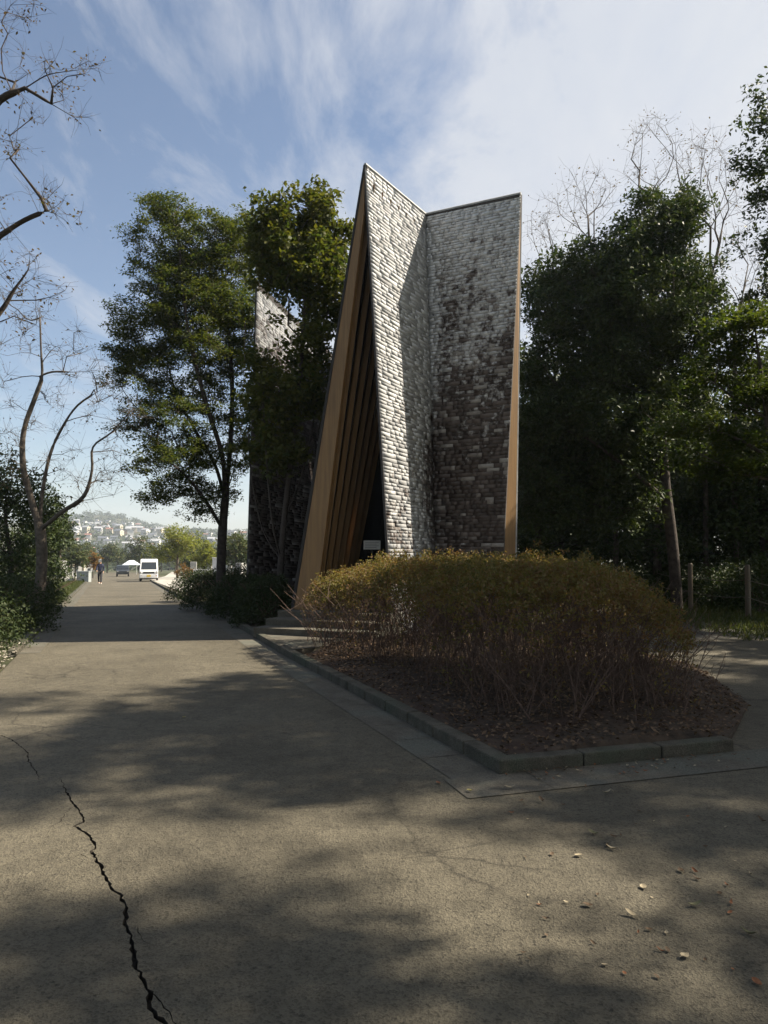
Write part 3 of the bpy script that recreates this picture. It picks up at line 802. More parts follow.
# ================================================================== TREES
def cloud_tree(name, label, cat, base, paths, ells, nclump, nleaf, sig, size, mat, bark, rb=.12, rt=.006, group=None, up=.5, aspect=.5, bf=.35, shell=.45, tw=3, seed=1, jit=.1, extra=None, keep=None, lift=.12, seg=.45, twl=.35):
    rs = np.random.default_rng(seed); base = np.array(base, float)
    tips = ell_points(ells, nclump, rs, shell)
    if keep is not None: tips = np.array([t for t in tips if keep(t)])
    if extra is not None: tips = np.concatenate([tips, np.array(extra)])
    root = thing(name, label, cat, Vector(base), 0, group)
    mb = grow([[np.array(p)-base for p in pl] for pl in paths], tips-base, rs, bf, rt, rb, jit=jit, lift=lift, seg=seg)
    if tw: twigs(mb, tips-base, rs, tw, twl, rt*.7)
    mb.build('trunk', bark, root, smooth=True)
    if nleaf:
        # leaf clumps: sub-centres round each tip so the crown is uneven
        sub = np.repeat(tips-base, 3, axis=0); sub = sub + rs.normal(size=sub.shape)*np.array(sig)*.9
        v, f = leaves_np(sub, max(1, nleaf//3), np.array(sig)*.55, size, rs, up, aspect)
        mesh_np('crown', v, f, mat, root)
    return root
def EP(px, py, Y, rpx, rpy, ry=None):
    c = P(px, py, Y); k = Y/F
    return (tuple(c), (rpx*k, ry if ry else rpx*k, rpy*k))

# ---- tall zelkova, left of the chapel
zb = G(221, 597); zY = 20.0; zb = Vector(((221-384)/F*zY, zY, H(-4.4, 20)+.05))
zp = lambda px, py, dy=0: P(px, py, zY+dy)
cloud_tree('zelkova_tree', 'tall vase shaped zelkova with fine leaves left of the chapel', 'tree', zb,
    [[zb, zp(222, 540), zp(225, 500)], [zp(225, 500), zp(215, 465, .3), zp(195, 430, .5), zp(175, 390, .8), zp(160, 330, 1)],
     [zp(225, 500), zp(222, 455, -.3), zp(205, 400, -.6), zp(188, 330, -.8), zp(180, 260, -.8)],
     [zp(225, 500), zp(230, 450), zp(232, 380, .4), zp(225, 300, .6), zp(215, 230, .6)],
     [zp(225, 500), zp(237, 455, -.4), zp(243, 400, -.8), zp(245, 320, -1)],
     [zp(222, 528), zp(205, 500, -.6), zp(185, 475, -1.2), zp(160, 455, -1.5)]],
    [EP(165, 245, zY, 36, 46), EP(205, 245, zY, 34, 42), EP(228, 262, zY, 26, 42), EP(150, 320, zY, 36, 48), EP(190, 330, zY, 50, 60, 1.6), EP(232, 330, zY, 24, 60),
     EP(140, 375, zY, 32, 34), EP(170, 415, zY-.5, 40, 38), EP(215, 420, zY, 34, 50), EP(178, 465, zY-.7, 42, 22), EP(150, 455, zY-1.2, 24, 14), EP(207, 500, zY, 34, 16), EP(243, 235, zY+.5, 20, 36), EP(165, 210, zY, 24, 20), EP(165, 492, zY-1, 28, 12), EP(240, 330, zY+.8, 22, 70), EP(135, 420, zY-.5, 20, 20), EP(128, 345, zY, 20, 36), EP(250, 290, zY+1, 16, 40), EP(250, 420, zY+1, 14, 50), EP(195, 290, zY, 44, 50), EP(238, 450, zY-.5, 12, 40)],
    820, 160, (.19, .19, .10), .085, M['L_zelk'], M['bark_dark'], .125, .005, up=.8, aspect=.42, seed=3, shell=.3, tw=3)
# ---- broad leaved multi stemmed tree before the left wing
dY = 16.6; dp = lambda px, py, dy=0: P(px, py, dY+dy)
db = Vector(((278-384)/F*dY, dY, .06))
cloud_tree('broad_leaved_tree', 'slender multi stemmed broad leaved tree between the zelkova and the timber gable', 'tree', db,
    [[db, dp(281, 560), dp(284, 520), dp(292, 450), dp(300, 380), dp(305, 300)],
     [dp(281, 560), dp(272, 520, -.3), dp(266, 450, -.4), dp(262, 370, -.3)],
     [dp(284, 520), dp(300, 480, .2), dp(312, 430, .3), dp(322, 370, .4)],
     [dp(281, 560), dp(263, 530), dp(252, 480), dp(248, 430)]],
    [EP(285, 225, dY, 26, 34), EP(318, 218, dY+.4, 28, 28), EP(335, 250, dY+.9, 14, 34), EP(262, 235, dY, 16, 24), EP(262, 420, dY, 14, 40), EP(300, 265, dY, 42, 34), EP(272, 265, dY, 20, 30), EP(330, 290, dY+.6, 20, 42), EP(303, 330, dY, 28, 38),
     EP(262, 375, dY, 12, 36), EP(292, 395, dY, 34, 30), EP(322, 380, dY+.6, 12, 40), EP(275, 450, dY, 26, 20)],
    380, 84, (.17, .17, .13), .12, M['L_dog'], M['bark_dark'], .075, .005, up=.6, aspect=.62, seed=5, shell=.3, tw=3,
    keep=lambda t: not (abs(t[2]-6.9) < .75 and -3.0 < t[0] < -1.75 and random.random() < .85))
# ---- bare cherry on the left of the road
cY = 18.0; cq = lambda px, py, dy=0: P(px, py, cY+dy)
cb = Vector(((40-384)/F*cY, cY, 0))
tipsC = [(40, 318, 0), (52, 345, .5), (62, 358, -.3), (30, 350, .4), (70, 376, .2), (78, 330, .5), (80, 352, .5), (100, 378, .6), (95, 360, .3), (107, 384, 0), (112, 395, .3), (98, 402, -.4), (88, 420, .2),
         (10, 400, .5), (6, 430, -.3), (2, 380, .2), (5, 460, .4), (14, 440, -.4), (60, 430, .5), (50, 460, -.6), (72, 450, .3), (64, 470, .5), (133, 408, 0), (126, 400, .3), (140, 416, -.2), (118, 436, .4), (110, 448, -.3), (105, 470, .3),
         (120, 462, 0), (128, 472, .4), (96, 480, -.5), (84, 500, .3), (78, 482, -.4), (112, 478, .5), (30, 430, -.8), (18, 470, -.5), (45, 400, .7), (58, 395, -.4), (118, 425, -.5), (0, 345, .2), (4, 300, 0), (16, 320, .4)]
cloud_tree('bare_cherry_tree', 'nearly bare cherry tree with twisting limbs on the left of the road', 'tree', cb,
    [[cb, cq(42, 560), cq(40, 530)], [cq(40, 530), cq(30, 495), cq(23, 465), cq(24, 430), cq(36, 395), cq(42, 376), cq(41, 350), cq(40, 318)],
     [cq(40, 530), cq(42, 495, .3), cq(50, 455, .4), cq(62, 428, .5), cq(78, 405, .6), cq(104, 388, .6)],
     [cq(40, 530), cq(62, 512, -.3), cq(84, 496, -.4), cq(92, 470, -.5), cq(93, 447, -.5), cq(112, 432, -.5), cq(132, 410, -.5)],
     [cq(36, 378), cq(52, 372), cq(75, 372), cq(100, 370)], [cq(40, 365), cq(55, 347), cq(70, 345)]],
    [((-9.2, cY, 3.2), (.3, .3, .3))], 3, 3, (.16, .16, .1), .06, M['L_dry'], M['bark'], .13, .005, seed=8, tw=6, twl=.42, jit=.16,
    extra=[tuple(cq(t[0]+random.gauss(0, 5)*j, t[1]+random.gauss(0, 6)*j, t[2]+random.gauss(0, .3)*j)) for t in tipsC for j in (0, 1, 1, 1)], bf=.15, seg=.25)
# ---- near tree whose branches hang in from the left, its trunk just outside the picture
nY = 8.6; nq = lambda px, py, dy=0: P(px, py, nY+dy)
nb_ = Vector((-6.3, 8.4, 0))
tipsN = [(12, 92, 0), (50, 68, 0), (98, 68, .1), (84, 74, -.2), (62, 95, .2), (75, 118, 0), (55, 60, -.2), (70, 86, .3), (20, 66, .2), (30, 120, .2), (6, 12, 0), (22, 20, .3), (34, 4, 0), (8, 34, -.2), (14, 150, 0), (4, 140, .2), (10, 158, -.2),
         (54, 208, 0), (44, 190, -.1), (52, 194, .2), (66, 214, .1), (10, 232, 0), (2, 200, .2), (30, 262, .1), (28, 270, .1), (10, 280, 0), (60, 286, .1), (22, 296, .3), (14, 316, 0), (-20, 180, 0), (-30, 260, .3), (-30, 40, .4), (2, 262, -.3), (36, 300, .2), (24, 335, .1)]
cloud_tree('overhanging_cherry_tree', 'near cherry tree reaching sparse twiggy branches in from the left edge', 'tree', nb_,
    [[nb_, (-6.3, 8.4, 2.2), (-6.1, 8.45, 3.6), (-5.9, 8.5, 5), (-5.7, 8.5, 6.4)],
     [(-5.7, 8.5, 6.4), nq(-30, 130), nq(0, 100), nq(25, 88), nq(45, 76), nq(62, 72), nq(96, 68)],
     [nq(25, 88), nq(45, 100), nq(72, 116)],
     [(-5.9, 8.5, 5), nq(-30, 256), nq(0, 236), nq(25, 220), nq(54, 208)],
     [(-6.1, 8.45, 3.6), nq(-30, 340), nq(0, 312), nq(14, 290), nq(28, 270), nq(28, 262)]],
    [((-6.2, 8.6, 8), (.6, .6, .6))], 6, 6, (.08, .08, .05), .045, M['L_dry'], M['bark_dark'], .10, .003, seed=9, tw=5, twl=.24, jit=.14,
    extra=[tuple(nq(t[0]+random.gauss(0, 8)*j, t[1]+random.gauss(0, 7)*j, t[2]+random.gauss(0, .15)*j)) for t in tipsN for j in (0, 1, 1)], bf=.1, seg=.2)

# ---- dark evergreens on the left
def dark_tree(name, label, px, Y, h, rpx, seed, mat='L_ever', bark='bark_dark', n=150, nl=60, size=.11, group=None, low=.1, sig=.28, base_z=None):
    X = (px-384)/F*Y; z = H(X, Y)-.05; r = rpx*Y/F
    b = Vector((X, Y, z)); rs = random.Random(seed)
    ells = [((X+rs.uniform(-.3, .3)*r, Y+rs.uniform(-.3, .3)*r, z+h*(low+.25)), (r, r, h*.28)), ((X+rs.uniform(-.2, .2)*r, Y, z+h*.6), (r*.85, r*.85, h*.25)), ((X+rs.uniform(-.15, .15)*r, Y, z+h*.82), (r*.5, r*.5, h*.18))]
    return cloud_tree(name, label, 'tree', b, [[b, b+Vector((.1*r, 0, h*.3)), b+Vector((-.05*r, .1, h*.6)), b+Vector((0, 0, h*.85))]], ells, n, nl, (sig, sig, sig*.75), size, M[mat], M[bark], .02*h, .008, group=group, seed=seed, shell=.35, tw=1, up=.4)
dark_tree('evergreen_shrub_tree', 'dense dark evergreen at the left edge under the bare cherry', 6, 20, 4.3, 60, 21, n=140, nl=90, low=.0, sig=.24)
dark_tree('evergreen_shrub_tree', 'lower dark evergreen just behind the bare cherry trunk', 36, 27, 3.2, 32, 22, n=90, nl=80, low=.0, sig=.22)
dark_tree('evergreen_shrub_tree', 'dark evergreen tree outside the left edge further back', -40, 26, 6, 60, 23, n=110, nl=60, low=.0)
for i, (px, Y, rx, rz, lab) in enumerate([(-6, 14.5, 1.2, 1.15, 'dark bush at the left frame edge above the pale gravel'), (14, 18.5, 1.1, 1.1, 'dark bush left of the road below the bare cherry'), (34, 24, 1.0, 1.05, 'dark bush at the far end of the left hedge row'), (-60, 11.5, 1.3, 1.3, 'dark bush hidden outside the left frame edge')]):
    X = (px-384)/F*Y
    shrub('verge_bush', lab, 'bush', (X, Y, H(X, Y)), (rx, 1.6, rz), 9000, .06, M['L_dark'], 'dark bushes along the left verge', 12, hollow=.5)

# ---- right hand wood
eY = 20.5; ep = lambda px, py, dy=0: P(px, py, eY+dy)
eb = Vector(((676-384)/F*eY, eY, -.05))
cloud_tree('evergreen_oak', 'big dark evergreen tree with pale trunk behind the hedge right of the chapel', 'tree', eb,
    [[eb, ep(673, 550), ep(667, 500), ep(662, 440), ep(655, 380), ep(650, 310), ep(662, 240)], [ep(662, 440), ep(630, 400, .5), ep(600, 350, .6), ep(575, 300, .6)], [ep(667, 500), ep(630, 470, -.6), ep(590, 440, -.8)], [ep(655, 380), ep(680, 320, .4), ep(690, 270, .5)]],
    [EP(560, 300, eY, 32, 46), EP(595, 290, eY, 48, 52), EP(655, 235, eY, 34, 50), EP(680, 215, eY, 20, 30), EP(640, 310, eY, 62, 70), EP(700, 300, eY, 28, 55), EP(555, 390, eY, 40, 60), EP(610, 410, eY, 60, 70, 1.6),
     EP(545, 470, eY, 34, 60), EP(600, 490, eY+1, 60, 40), EP(690, 400, eY+.8, 34, 50)],
    900, 165, (.27, .27, .19), .125, M['L_ever'], M['bark_dark'], .155, .007, up=.5, aspect=.45, seed=31, shell=.45, tw=2)
def bare(label, base, paths, tips, seed, ext=None):
    return cloud_tree('bare_branched_tree', label, 'tree', base, paths, [(tuple(paths[-1][-1]), (.2, .2, .2))], 3, 3, (.3, .3, .2), .09, M['L_dry'], M['bark'], .085, .006, seed=seed+7, tw=4, twl=.6, jit=.07, extra=tips, bf=.7, seg=.4, lift=.05, group='bare topped trees in the right wood')
bY = 25.0; bp_ = lambda px, py, dy=0: P(px, py, bY+dy)
for k, (bx, forks, lab) in enumerate([
        (655, [(648, 112), (640, 150), (656, 118), (668, 140), (632, 160), (676, 158), (644, 175), (660, 165), (684, 150), (636, 130), (690, 170)], 'bare crown of twigs rising highest above the big dark evergreen'),
        (615, [(575, 170), (560, 195), (588, 180), (600, 175), (565, 215), (540, 210), (545, 235), (535, 262), (610, 190), (580, 205), (553, 200), (597, 205), (536, 225)], 'leafless tree fanning out above the left shoulder of the big evergreen'),
        (705, [(712, 130), (722, 150), (700, 150), (735, 170), (716, 170), (742, 190), (726, 200), (708, 190), (690, 190), (738, 150), (697, 140)], 'leafless tree leaning right above the right shoulder of the big evergreen'),
        (735, [(752, 250), (740, 230), (728, 240), (760, 270), (745, 285), (718, 260), (765, 300)], 'low bare branched tree at the right, below the leaning one')]):
    X = (bx-384)/F*bY; b = Vector((X, bY, -.05))
    cx = sum(f[0] for f in forks)/len(forks); cyy = sum(f[1] for f in forks)/len(forks)
    bare(lab, b, [[b, P(bx, 450, bY), P(bx, 330, bY), P((bx*2+cx)/3, cyy+130, bY)]], [tuple(P(f[0]+random.uniform(-9, 9), f[1]+random.uniform(-6, 22), bY+random.uniform(-1.2, 1.2))) for f in forks for _ in range(5)], 40+k)
# tree at the right edge
rY = 18.5
rb_ = Vector(((800-384)/F*rY, rY, 0)); rp = lambda px, py, dy=0: P(px, py, rY+dy)
cloud_tree('oak_tree', 'loose leafed oak reaching in at the right frame edge', 'tree', rb_,
    [[rb_, rp(800, 500), rp(798, 350), rp(795, 200), rp(790, 100)]],
    [EP(762, 105, rY, 14, 26), EP(757, 140, rY, 14, 16), EP(768, 175, rY, 30, 26), EP(800, 150, rY, 30, 60), EP(755, 215, rY, 14, 14), EP(765, 250, rY, 22, 20), EP(800, 270, rY, 40, 60), EP(752, 300, rY, 16, 16)],
    130, 75, (.2, .2, .14), .12, M['L_ever'], M['bark_dark'], .18, .007, seed=51, shell=.3, tw=3, up=.5)
# yellow green maple in the light at the right
mY = 15.5; mb0 = Vector(((775-384)/F*mY, mY, 0)); mp = lambda px, py, dy=0: P(px, py, mY+dy)
cloud_tree('maple_tree', 'yellow green maple with spreading layers at the right edge', 'tree', mb0,
    [[mb0, mp(778, 540), mp(772, 460), mp(762, 380), mp(755, 330)], [mp(772, 460), mp(740, 440, -.3), mp(700, 425, -.5)]],
    [EP(745, 330, mY, 34, 30), EP(720, 370, mY+.4, 30, 16), EP(755, 390, mY, 30, 22), EP(700, 425, mY-.5, 26, 10), EP(735, 440, mY, 28, 12), EP(765, 465, mY-.5, 28, 10), EP(715, 470, mY+.3, 26, 12), EP(690, 460, mY+.6, 14, 16)],
    170, 90, (.22, .22, .09), .095, M['L_maple'], M['bark'], .09, .006, seed=52, shell=.2, tw=2, up=1.0, aspect=.6)
# ---- wood behind: one grown tree, copied and turned
def proto_tree(label, X, Y, h, r, seed, mat, n=170, nl=120, size=.19, low=.05):
    b = Vector((X, Y, H(X, Y)-.1)); rs = random.Random(seed)
    ells = [((X, Y, b.z+h*(low+.22)), (r, r, h*.22)), ((X+.2*r, Y, b.z+h*.5), (r*1.0, r*.9, h*.25)), ((X-.2*r, Y, b.z+h*.72), (r*.75, r*.75, h*.2)), ((X, Y, b.z+h*.88), (r*.45, r*.45, h*.12))]
    return cloud_tree('woodland_tree', label, 'tree', b, [[b, b+Vector((.1, 0, h*.35)), b+Vector((-.1, .1, h*.6)), b+Vector((0, 0, h*.9))]], ells, n, nl, (.42, .42, .3), size, M[mat], M['bark_dark'], .02*h, .01, seed=seed, shell=.35, tw=1, up=.4, group='trees of the wood right of the chapel', seg=.8)
back = [(5.5, 27), (9.5, 26), (13, 25.5), (16.5, 24.5), (7.5, 31), (11.5, 31), (16, 30.5), (20, 28), (4.2, 33), (9.5, 36), (14, 36.5), (19, 35), (24, 32)]
pr = [proto_tree('dark woodland tree filling the gap directly right of the chapel', 5.5, 27, 9.2, 2.6, 61, 'L_ever'), proto_tree('dark woodland tree behind the trunk of the big evergreen', 9.5, 26, 10, 2.5, 62, 'L_ever')]
labs = ['dark woodland tree among those standing behind the post fence']
for i, (x, y) in enumerate(back[2:]):
    o = copy_tree(pr[i % 2]); o.location = (x, y, H(x, y)-.1); o.rotation_euler.z = i*1.9; s_ = .9+.25*((i*37 % 10)/10); o.scale = (s_, s_, s_*(1.0))
    o['label'] = 'dark woodland tree, one of those massed behind the post fence'
# understorey bushes in the wood
ub = [(535, 21, 1.2, 1.3, 'dark woodland bush next to the timber edge of the right wing'), (575, 22, 1.3, 1.2, 'dark woodland bush behind the middle of the hedge'), (620, 24.5, 1.4, 1.3, 'dark woodland bush left of the pale trunk'), (660, 25, 1.2, 1.1, 'dark woodland bush behind the nearer fence posts'), (715, 21.5, 1.3, 1.3, 'dark woodland bush between the two tallest fence posts'), (760, 20, 1.4, 1.6, 'dark woodland bush at the right frame edge')]
for i, (px, Y, r_, h_, lab) in enumerate(ub):
    X = (px-384)/F*Y
    shrub('woodland_bush', lab, 'bush', (X, Y, H(X, Y)-.05), (r_, r_, h_), 5000, .10, M['L_ever'], 'dark bushes under the wood', 8, hollow=.4)

# ---- unseen trees: right ones throw the dappled shade, others added to block sky light
sh = [(10.3, 9.0, 1.4, .3), (14.0, 8.6, 1.35, 5.0), (7.9, 8.6, .85, 3.3), (17.5, 9.6, 1.7, 2.9), (8.8, 2.5, 1.0, 2.4), (9.8, 13.4, .70, 2.2), (12.8, 15.6, .9, 4.0), (11.4, 3.0, 1.3, 1.2), (15.5, 2.0, 1.5, .4), (8.6, -2.8, 1.0, .9), (13.5, -2.0, 1.1, 4.1), (4.5, -5, 1.05, 2.7), (-.5, -5.6, 1.1, .2), (-5, -5, 1.0, 1.5), (-7.8, -1.5, 1.0, 5.5), (-8.5, 3.4, .9, 3.1), (1.8, -10, 1.3, 2.2), (-7, -9, 1.3, 1), (15, 11, 1.0, 2), (15.5, 19, 1.1, 3), (19.5, 21, 1.3, 1)]
SH_ = sh[0]; b0 = Vector((SH_[0], SH_[1], -.05))
SH0 = cloud_tree('unseen_shade_tree', 'unseen tree outside the frame, placed for its shade on the forecourt', 'tree', b0, [[b0, b0+Vector((0, 0, 3)), b0+Vector((.2, .1, 6)), b0+Vector((0, 0, 9))]],
    [((b0.x-.8, b0.y, 6.4), (2.0, 1.9, 1.2)), ((b0.x+.9, b0.y+.4, 7.8), (2.0, 1.8, 1.3)), ((b0.x-.4, b0.y-.5, 9.4), (1.7, 1.6, 1.2))], 80, 190, (.27, .27, .18), .13, M['L_dog'], M['bark'], .17, .008, seed=71, shell=.4, tw=2, up=.5, group='trees outside the right edge')
SH0.scale = (SH_[2],)*3
for i, (x, y, s_, rz) in enumerate(sh[1:]):
    o = copy_tree(SH0); o.location = (x, y, -.05); o.rotation_euler.z = rz; o.scale = (s_,)*3

# ================================================================== POST FENCE
fence = thing('rope_fence', 'weathered wooden post fence with rope along the edge of the wood', 'fence', (9, 19, 0))
fp = [(746, 17.4), (689, 20.0), (655, 25), (627, 31.5), (604, 36)]; tops = []
for px, Y in [(820, 12.8)] + fp:
    X = (px-384)/F*Y; z = H(X, Y)-.05
    mb = MB(); a = Vector((X-9, Y-19, z)); mb.tube([a, a+Vector((.01, 0, 1.27)), a+Vector((.01, 0, 1.30))], [.062, .058, .045], 10); mb.build('post', M['post'], fence, smooth=False)
    tops.append(a+Vector((0, 0, .95)))
mb = MB()
for a, b in zip(tops[:-1], tops[1:]):
    for dz in (0, -.4):
        mb.tube([a.lerp(b, k/8)+Vector((0, 0, dz-.9*(k/8)*(1-k/8)*.3)) for k in range(9)], .008, 5)
mb.build('rope', M['post'], fence)

# ================================================================== FALLEN LEAVES on the asphalt
def leaf_mesh(L_, W_, curl, mat, seed):
    rs = random.Random(seed); mb = MB(); n = 7; rows = []
    for i in range(n+1):
        f = i/n; w = W_*math.sin(math.pi*min(1, f**.8+.02))**.8*.5; z = .004 + curl*(f-.5)**2*4*L_*.35
        rows.append([(f*L_-L_/2, -w, z+curl*w*.8), (f*L_-L_/2, 0, z), (f*L_-L_/2, w, z+curl*w*.9)])
    v = [p for r in rows for p in r]; f = []
    for i in range(n):
        for j in range(2): a = i*3+j; f.append((a, a+1, a+4, a+3))
    mb.add(v, f); mb.tube([(-L_/2, 0, .004+curl*L_*.3), (-L_*.72, .004, .006)], .0012, 4)
    me = bpy.data.meshes.new('fallen_leaf'); me.from_pydata(mb.v, [], mb.f); me.materials.append(mat); me.polygons.foreach_set('use_smooth', [True]*len(me.polygons)); return me
lm = {k: surf('leaf_'+k, a, b, 60, .7, 0) for k, a, b in (('tan', (.24, .20, .13), (.36, .30, .20)), ('olive', (.10, .10, .05), (.16, .15, .08)), ('brown', (.07, .045, .025), (.12, .075, .04)), ('rust', (.15, .06, .025), (.22, .09, .04)), ('yellow', (.24, .21, .07), (.32, .28, .10)))}
meshes = {(k, v): leaf_mesh(*((.095, .032) if v else (.062, .042)), .5+.3*v, m_, hash(k) % 97) for k, m_ in lm.items() for v in (0, 1)}
named = [(184, 718, 'yellow', 0, 'lone yellow green leaf on the shaded asphalt left of the kerb'), (510, 790, 'tan', 1, 'pale tan leaf in the sun just below the kerb corner'), (470, 793, 'yellow', 0, 'yellow leaf on the concrete strip left of the kerb corner'), (542, 803, 'brown', 1, 'brown leaf on the concrete strip below the kerb corner'),
         (607, 795, 'tan', 1, 'narrow tan leaf on the concrete strip in front of the side kerb'), (438, 784, 'rust', 0, 'small reddish leaf left of the concrete strip'), (578, 857, 'tan', 0, 'pale curled leaf in the sunny patch right of centre'), (594, 835, 'olive', 1, 'olive leaf with a dark shadow right of the sunny patch'),
         (612, 850, 'tan', 1, 'long tan leaf beside the sunny patch right of centre'), (681, 872, 'brown', 0, 'small brown leaf on the shaded right forecourt'), (644, 889, 'tan', 0, 'broad pale leaf lying alone on the right forecourt'), (694, 907, 'olive', 1, 'long olive leaf standing on edge on the right forecourt'),
         (748, 935, 'olive', 1, 'long grey green leaf near the right frame edge'), (633, 917, 'tan', 1, 'slim tan leaf below the broad pale leaf'), (588, 907, 'brown', 0, 'small dull leaf left of the slim tan leaf'), (757, 985, 'rust', 0, 'rust red leaf at the lower right corner'), (685, 958, 'tan', 0, 'pale crumb of leaf at the lower right'), (762, 822, 'brown', 1, 'brown leaf at the right frame edge below the side kerb')]
for i, (px, py, c_, s_, lab) in enumerate(named):
    p = G(px, py); o = link(bpy.data.objects.new('fallen_leaf', meshes[(c_, s_)])); o.location = (p.x, p.y, .012 if py < 810 and px > 450 else .004)
    o.rotation_euler = (random.uniform(-.15, .15), random.uniform(-.1, .1), random.uniform(0, 6.28)); o.scale = (.72,)*3; tag(o, lab, 'leaf', 'fallen leaves on the asphalt')
for i in range(150):
    if i < 100:
        f = random.random(); e = C0.lerp(C1, f)+nrm*abs(random.gauss(.02, .16)); x, y = e.x, e.y; z = .012
    else:
        px = 420+random.betavariate(2, 1.3)*348; py = random.uniform(800, 985); p = G(px, py); x, y = p.x, p.y; z = .004
    o = link(bpy.data.objects.new('fallen_leaf', meshes[(random.choice(['brown', 'brown', 'tan', 'rust']), random.randrange(2))])); s_ = random.uniform(.22, .5); o.scale = (s_,)*3
    o.location = (x, y, z); o.rotation_euler = (random.uniform(-.4, .4), random.uniform(-.2, .2), random.uniform(0, 6.28))
    tag(o, 'tiny dry crumpled leaf scattered by the side kerb or over the right forecourt', 'leaf', 'tiny dry leaves scattered on the asphalt')

# ================================================================== VAN
vY = 62.0; vX = (149.5-384)/F*vY
van = thing('parked_van', 'white boxy small van with yellow number plate parked at the road side', 'van', (vX, vY, H(vX, vY)), R(17))
W, Hh, Ln = .74, 1.86, 3.35
prof = [(0, .30), (0, .78), (.10, .98), (.55, 1.66), (.75, 1.82), (1.1, Hh), (3.1, Hh), (3.3, 1.75), (Ln, 1.0), (Ln, .30)]
mb = MB(); n = len(prof); v = [(-W*(1 if z < 1.1 else .93), y, z) for y, z in prof] + [(W*(1 if z < 1.1 else .93), y, z) for y, z in prof]
mb.add(v, [tuple(range(n)), tuple(range(2*n-1, n-1, -1))] + [(i, i+n, (i+1) % n+n, (i+1) % n) for i in range(n)])
mb.build('body', M['white'], van, bevel=.04)
mb = MB(); mb.add([(-.62, .135, 1.0), (.62, .135, 1.0), (.58, .535, 1.60), (-.58, .535, 1.60)], [(0, 1, 2, 3)]); o = mb.build('windscreen', M['glass'], van)
o.modifiers.new('s', 'SOLIDIFY').thickness = .03
for s in (-1, 1):
    mb = MB()
    for y0, y1 in ((.62, 1.25), (1.35, 2.2), (2.3, 3.1)): mb.prism([(s*W*.99, y0 if y0 > .7 else .4, 1.05), (s*W*.99, y1, 1.05), (s*W*.945, y1, 1.62), (s*W*.945, y0+.08, 1.62)], (s*.012, 0, 0))
    mb.build('side_window', M['glass'], van)
    mb = MB(); mb.box(s*.66-.09*(1 if s > 0 else 1), s*.66+.05, -.025, .04, .66, .86); mb.build('headlight', M['chrome'], van, bevel=.01)
    mb = MB(); mb.box(s*.6-.07, s*.6+.07, -.03, .02, .47, .53); mb.build('indicator', M['orange'], van)
    mb = MB(); mb.box(s*.86-.07, s*.86+.07, .28, .36, 1.02, 1.24); mb.tube([(s*.74, .34, 1.08), (s*.84, .33, 1.12)], .02, 6); mb.build('mirror', M['black'], van, bevel=.01)
    for y in (.62, 2.7):
        wh = MB(); wh.tube([(s*(W-.16), y, .28), (s*(W-.14), y, .28), (s*(W+.0), y, .28), (s*(W+.012), y, .28)], [.26, .28, .28, .25], 20); w_ = wh.build('wheel', M['black'], van)
        hb = MB(); hb.tube([(s*(W+.012), y, .28), (s*(W+.02), y, .28)], [.16, .13], 12); hb.build('rim', M['chrome'], w_)
mb = MB(); mb.box(-.165, .165, -.035, -.003, .40, .565); mb.build('number_plate', M['yellow'], van, bevel=.004)
mb = MB(); mb.box(-.45, .45, -.012, .02, .68, .82); mb.build('grille', M['black'], van)
mb = MB(); mb.box(-.72, .72, -.03, .1, .30, .58); mb.build('bumper', M['white'], van, bevel=.03)
mb = MB(); mb.box(-.70, .70, .05, 3.3, .22, .32); mb.build('underbody', M['black'], van)
mb = MB(); mb.box(-.05, .62, -.0, .01, 1.2, 1.2); 
mb = MB(); mb.tube([(-.5, .12, 1.0), (.0, .22, 1.16)], .008, 4); mb.tube([(.05, .12, 1.0), (.5, .22, 1.16)], .008, 4); mb.build('wiper', M['black'], van)
# dark car further back
kY = 98; kX = (123.5-384)/F*kY
car = thing('dark_car', 'dark grey car driving on the road far beyond the walking person', 'car', (kX, kY, H(kX, kY)), R(19))
prof = [(0, .3), (0, .75), (.9, .95), (1.5, 1.42), (2.9, 1.45), (3.7, 1.0), (3.9, .9), (3.9, .3)]
mb = MB(); n = len(prof); mb.add([(-.8, y, z) for y, z in prof]+[(.8, y, z) for y, z in prof], [tuple(range(n)), tuple(range(2*n-1, n-1, -1))]+[(i, i+n, (i+1) % n+n, (i+1) % n) for i in range(n)]); mb.build('body', flat('dark_car_paint', (.03, .035, .04), .3), car, bevel=.05)
mb = MB(); mb.prism([(-.68, .93, .99), (.68, .93, .99), (.62, 1.45, 1.38), (-.62, 1.45, 1.38)], (0, -.02, .02)); mb.build('windscreen', M['glass'], car)
for s in (-1, 1):
    mb = MB(); mb.box(s*.62-.12, s*.62+.12, -.02, .03, .62, .74); mb.build('headlight', M['chrome'], car)
    for y in (.75, 3.1):
        mb = MB(); mb.tube([(s*.62, y, .3), (s*.81, y, .3)], .31, 16); mb.build('wheel', M['black'], car)
# white canopy tent far down the road
tY = 130; tX = (132-384)/F*tY
_tent = 0; tent = thing('canopy_tent', 'pale blue white canopy tent at the far end of the road', 'tent', (tX, tY, H(tX, tY)))
mb = MB(); mb.add([(-2.6, -2, 2.1), (2.6, -2, 2.1), (2.6, 2, 2.1), (-2.6, 2, 2.1), (-.8, 0, 3.1), (.8, 0, 3.1)], [(0, 1, 5, 4), (1, 2, 5), (2, 3, 4, 5), (3, 0, 4)]); o = mb.build('roof', flat('tent_cloth', (.62, .68, .75), .7), tent); o.modifiers.new('s', 'SOLIDIFY').thickness = .05
for x in (-2.5, 2.5):
    for y in (-1.9, 1.9):
        mb = MB(); mb.tube([(x, y, 0), (x, y, 2.12)], .05, 6); mb.build('leg', M['white'], tent)
tent.scale = (.5, .5, .8)

